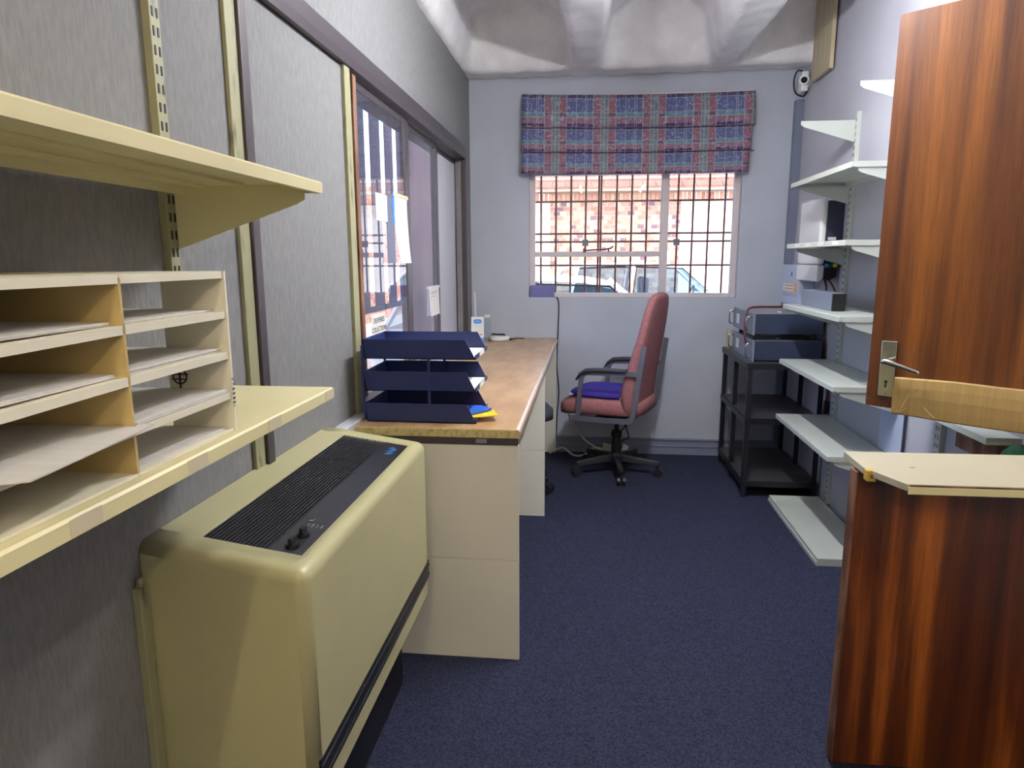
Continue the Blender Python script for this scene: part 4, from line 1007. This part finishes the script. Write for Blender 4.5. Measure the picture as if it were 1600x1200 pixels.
while x < 6.0:
    m.box(x, x + .092, WY - .035, WY + .001, 2.64, 2.83, rnd.choices((0, 1, 2), (4, 2, 4))[0]); x += .105
stuff(m.build('soldier_course', BR, bw_))
for a, b2 in ((-3.9, -.965), (2.105, 9.0)): MB().box(a, b2, WY - .02, WY + .3, GZ, 2.63).build('rendered_wall', M['render_white'], bw_)
MB().box(-3.9, 9, WY, WY + .3, 2.86, 3.2).build('upper_wall', M['mortar'], bw_)
MB().box(-3.9, 9, WY - .32, WY - .26, 2.86, 2.96).build('fascia', M['timber_pale'], bw_)
m = MB()
for r_, (z, y) in enumerate(((2.93, WY - .36), (3.12, WY - .02), (3.31, WY + .32), (3.50, WY + .66), (3.70, WY + 1.0))):
    x = -3.9 + (.15 if r_ % 2 else 0)
    while x < 9:
        m.hexa([(x, y - .04, z - .02), (x + .29, y - .04, z - .02), (x + .29, y + .38, z + .17), (x, y + .38, z + .17), (x, y - .04, z + .02), (x + .29, y - .04, z + .02), (x + .29, y + .38, z + .21), (x, y + .38, z + .21)]); x += .30
stuff(m.build('roof_tiles', M['roof_tile'], bw_))

def car(label, loc, mirror, L, H):
    """side profile car; local +X is the front. body, greenhouse, panes, wheels"""
    c = thing('car', label, 'car', loc, rz=0 if not mirror else PI, local=True)
    h = H; wd = .82
    belt = .60 * h
    bodyp = [(-L / 2, .22 * h), (-L / 2 - .02, .40 * h), (-L / 2 + .05, belt - .02), (-L / 2 + .20, belt + .01), (L * .22, belt), (L * .36, belt - .06 * h), (L / 2 - .06, .44 * h), (L / 2, .34 * h), (L / 2 - .02, .18 * h), (-L / 2 + .1, .16 * h)]
    MB().prism(bodyp, 'y', -wd, wd).build('body', M['car_white'], c, bevel=.06, seg=3)
    # greenhouse: lofted cross sections from rear to windscreen
    gp = [(-L / 2 + .16, belt), (-L / 2 + .42, .93 * h), (-L / 2 + .62, .975 * h), (-L * .10, h), (L * .06, .985 * h), (L * .13, .945 * h), (L * .275, belt)]
    # roof skin and pillars
    roof = MB(); rr = []
    for x, z in gp[1:6]:
        rr.append([(x, y, z - zo) for y, zo in ((-wd + .14, .05), (-wd + .20, .012), (0, -.006), (wd - .20, .012), (wd - .14, .05), (wd - .20, .06), (0, .035), (-wd + .20, .06))])
    roof.loft(rr); roof.build('roof', M['car_white'], c, smooth=True)
    for sgn in (-1, 1):
        yb, yt = sgn * (wd - .03), sgn * (wd - .15)
        def P(x, z): 
            t = (z - belt) / (.95 * h - belt); return (x, yb + (yt - yb) * t, z)
        pil = MB()
        for (xa, za, xb_, zb_) in ((gp[0][0], belt, gp[1][0], .93 * h), (-.10 * L, belt, -.085 * L, .95 * h), (gp[6][0], belt, gp[5][0], .945 * h), (gp[0][0] + .42, belt, gp[2][0] + .1, .955 * h)):
            pil.tube([P(xa, za), P(xb_, zb_)], .035, 6)
        pil.build('pillars', M['car_white'], c)
        for xs_ in (((gp[0][0] + .45, belt + .01), (-.115 * L, belt + .01), (-.10 * L, .94 * h), (gp[2][0] + .12, .93 * h)), ((-.085 * L, belt + .01), (gp[6][0] - .06, belt + .01), (gp[5][0] - .02, .925 * h), (-.07 * L, .94 * h))):
            q4 = [P(*t) for t in xs_]; q5 = [(a, b2 - sgn * .006, d_) for a, b2, d_ in q4]
            MB().loft([q4, q5]).build('side_window', M['car_glass'], c)
            tr2 = MB(); tr2.tube(q4 + [q4[0]], .012, 5); tr2.build('window_seal', M['tyre'], c)
        MB().lathe([(.0, -.05), (.09, -.05), (.10, 0), (.08, .06), (.0, .07)], (gp[6][0] - .12, sgn * (wd + .09), belt + .09), 12).build('mirror', M['car_white'], c, smooth=True)
    for (xa, za), (xb_, zb_), nm in ((gp[6], gp[5], 'windscreen'), (gp[0], gp[1], 'rear_window')):
        q4 = [(xa, -wd + .06, za), (xa, wd - .06, za), (xb_, wd - .2, zb_), (xb_, -wd + .2, zb_)]; q5 = [(x - .006, y, z) for x, y, z in q4]
        MB().loft([q4, q5]).build(nm, M['car_glass'], c)
    MB().box(gp[0][0] + .1, gp[6][0] - .1, -wd + .08, wd - .08, belt - .12, belt - .04).build('interior', M['car_dark'], c)
    for x in (-.02 * L, -.26 * L):
        for y in (-.38, .38): MB().box(x - .10, x + .02, y - .22, y + .22, belt - .1, belt + .22 * h).build('seat', M['car_dark'], c, bevel=.04)
    ring = [(gp[6][0] - .42 + .05 * math.cos(a), -.38 + .17 * math.sin(a), belt + .04 + .16 * math.cos(a)) for a in [2 * PI * i / 20 for i in range(21)]]
    MB().tube(ring, .014, 6).build('steering_wheel', M['tyre'], c)
    for x in (-L * .30, L * .31):
        for sgn in (-1, 1):
            MB().cyl((x, sgn * (wd - .2), .31), (x, sgn * (wd + .005), .31), .31, 24).build('wheel', M['tyre'], c)
    return c
car('white hatchback parked across the yard, seen through the back window', (1.10, 13.0, GZ), False, 4.05, 1.545)
car('white saloon car parked close below the back window', (-.30, 8.0, GZ), False, 4.1, 1.425)

# timber screen, pillar and brick building outside the left hatch
scr = thing('slatted_screen', 'dark slatted timber screen outside the glass hatch', 'screen', (-1.62, 5.2, GZ))
for a, b2 in ((4.60, 4.93), (5.07, 5.30), (5.435, 5.644), (5.778, 5.86)):
    MB().box(-1.604, -1.596, a, b2, .955, 2.60).build('slat', M['slat'], scr)
MB().box(-1.612, -1.588, 4.2, 5.86, .915, .955).build('sill_rail', M['slat'], scr)
MB().box(-1.6085, -1.5915, 4.2, 5.86, 2.345, 2.60).build('head_rail', M['slat'], scr)
MB().box(-1.604, -1.596, 4.2, 4.60, GZ, 2.60).build('end_board', M['slat'], scr)
struct(MB().box(-1.62, -1.55, 5.87, 12.5, GZ, 3.0).build('wall_outside', M['mauve']))
hs = thing('brick_house', 'sunlit brick house beyond the slatted screen', 'building', (-4.2, 12, GZ))
MB().box(-5, -4.0, 7, 26, GZ, 2.65).build('wall', M['mortar'], hs)
stuff(bricks('b', 7, 26, .16, 2.6, -4.0, .24, .085, .014, 'y').build('brickwork', BR[:3], hs))
MB().box(-5, -3.98, 7, 26, GZ, .155).build('plinth', M['render_white'], hs)
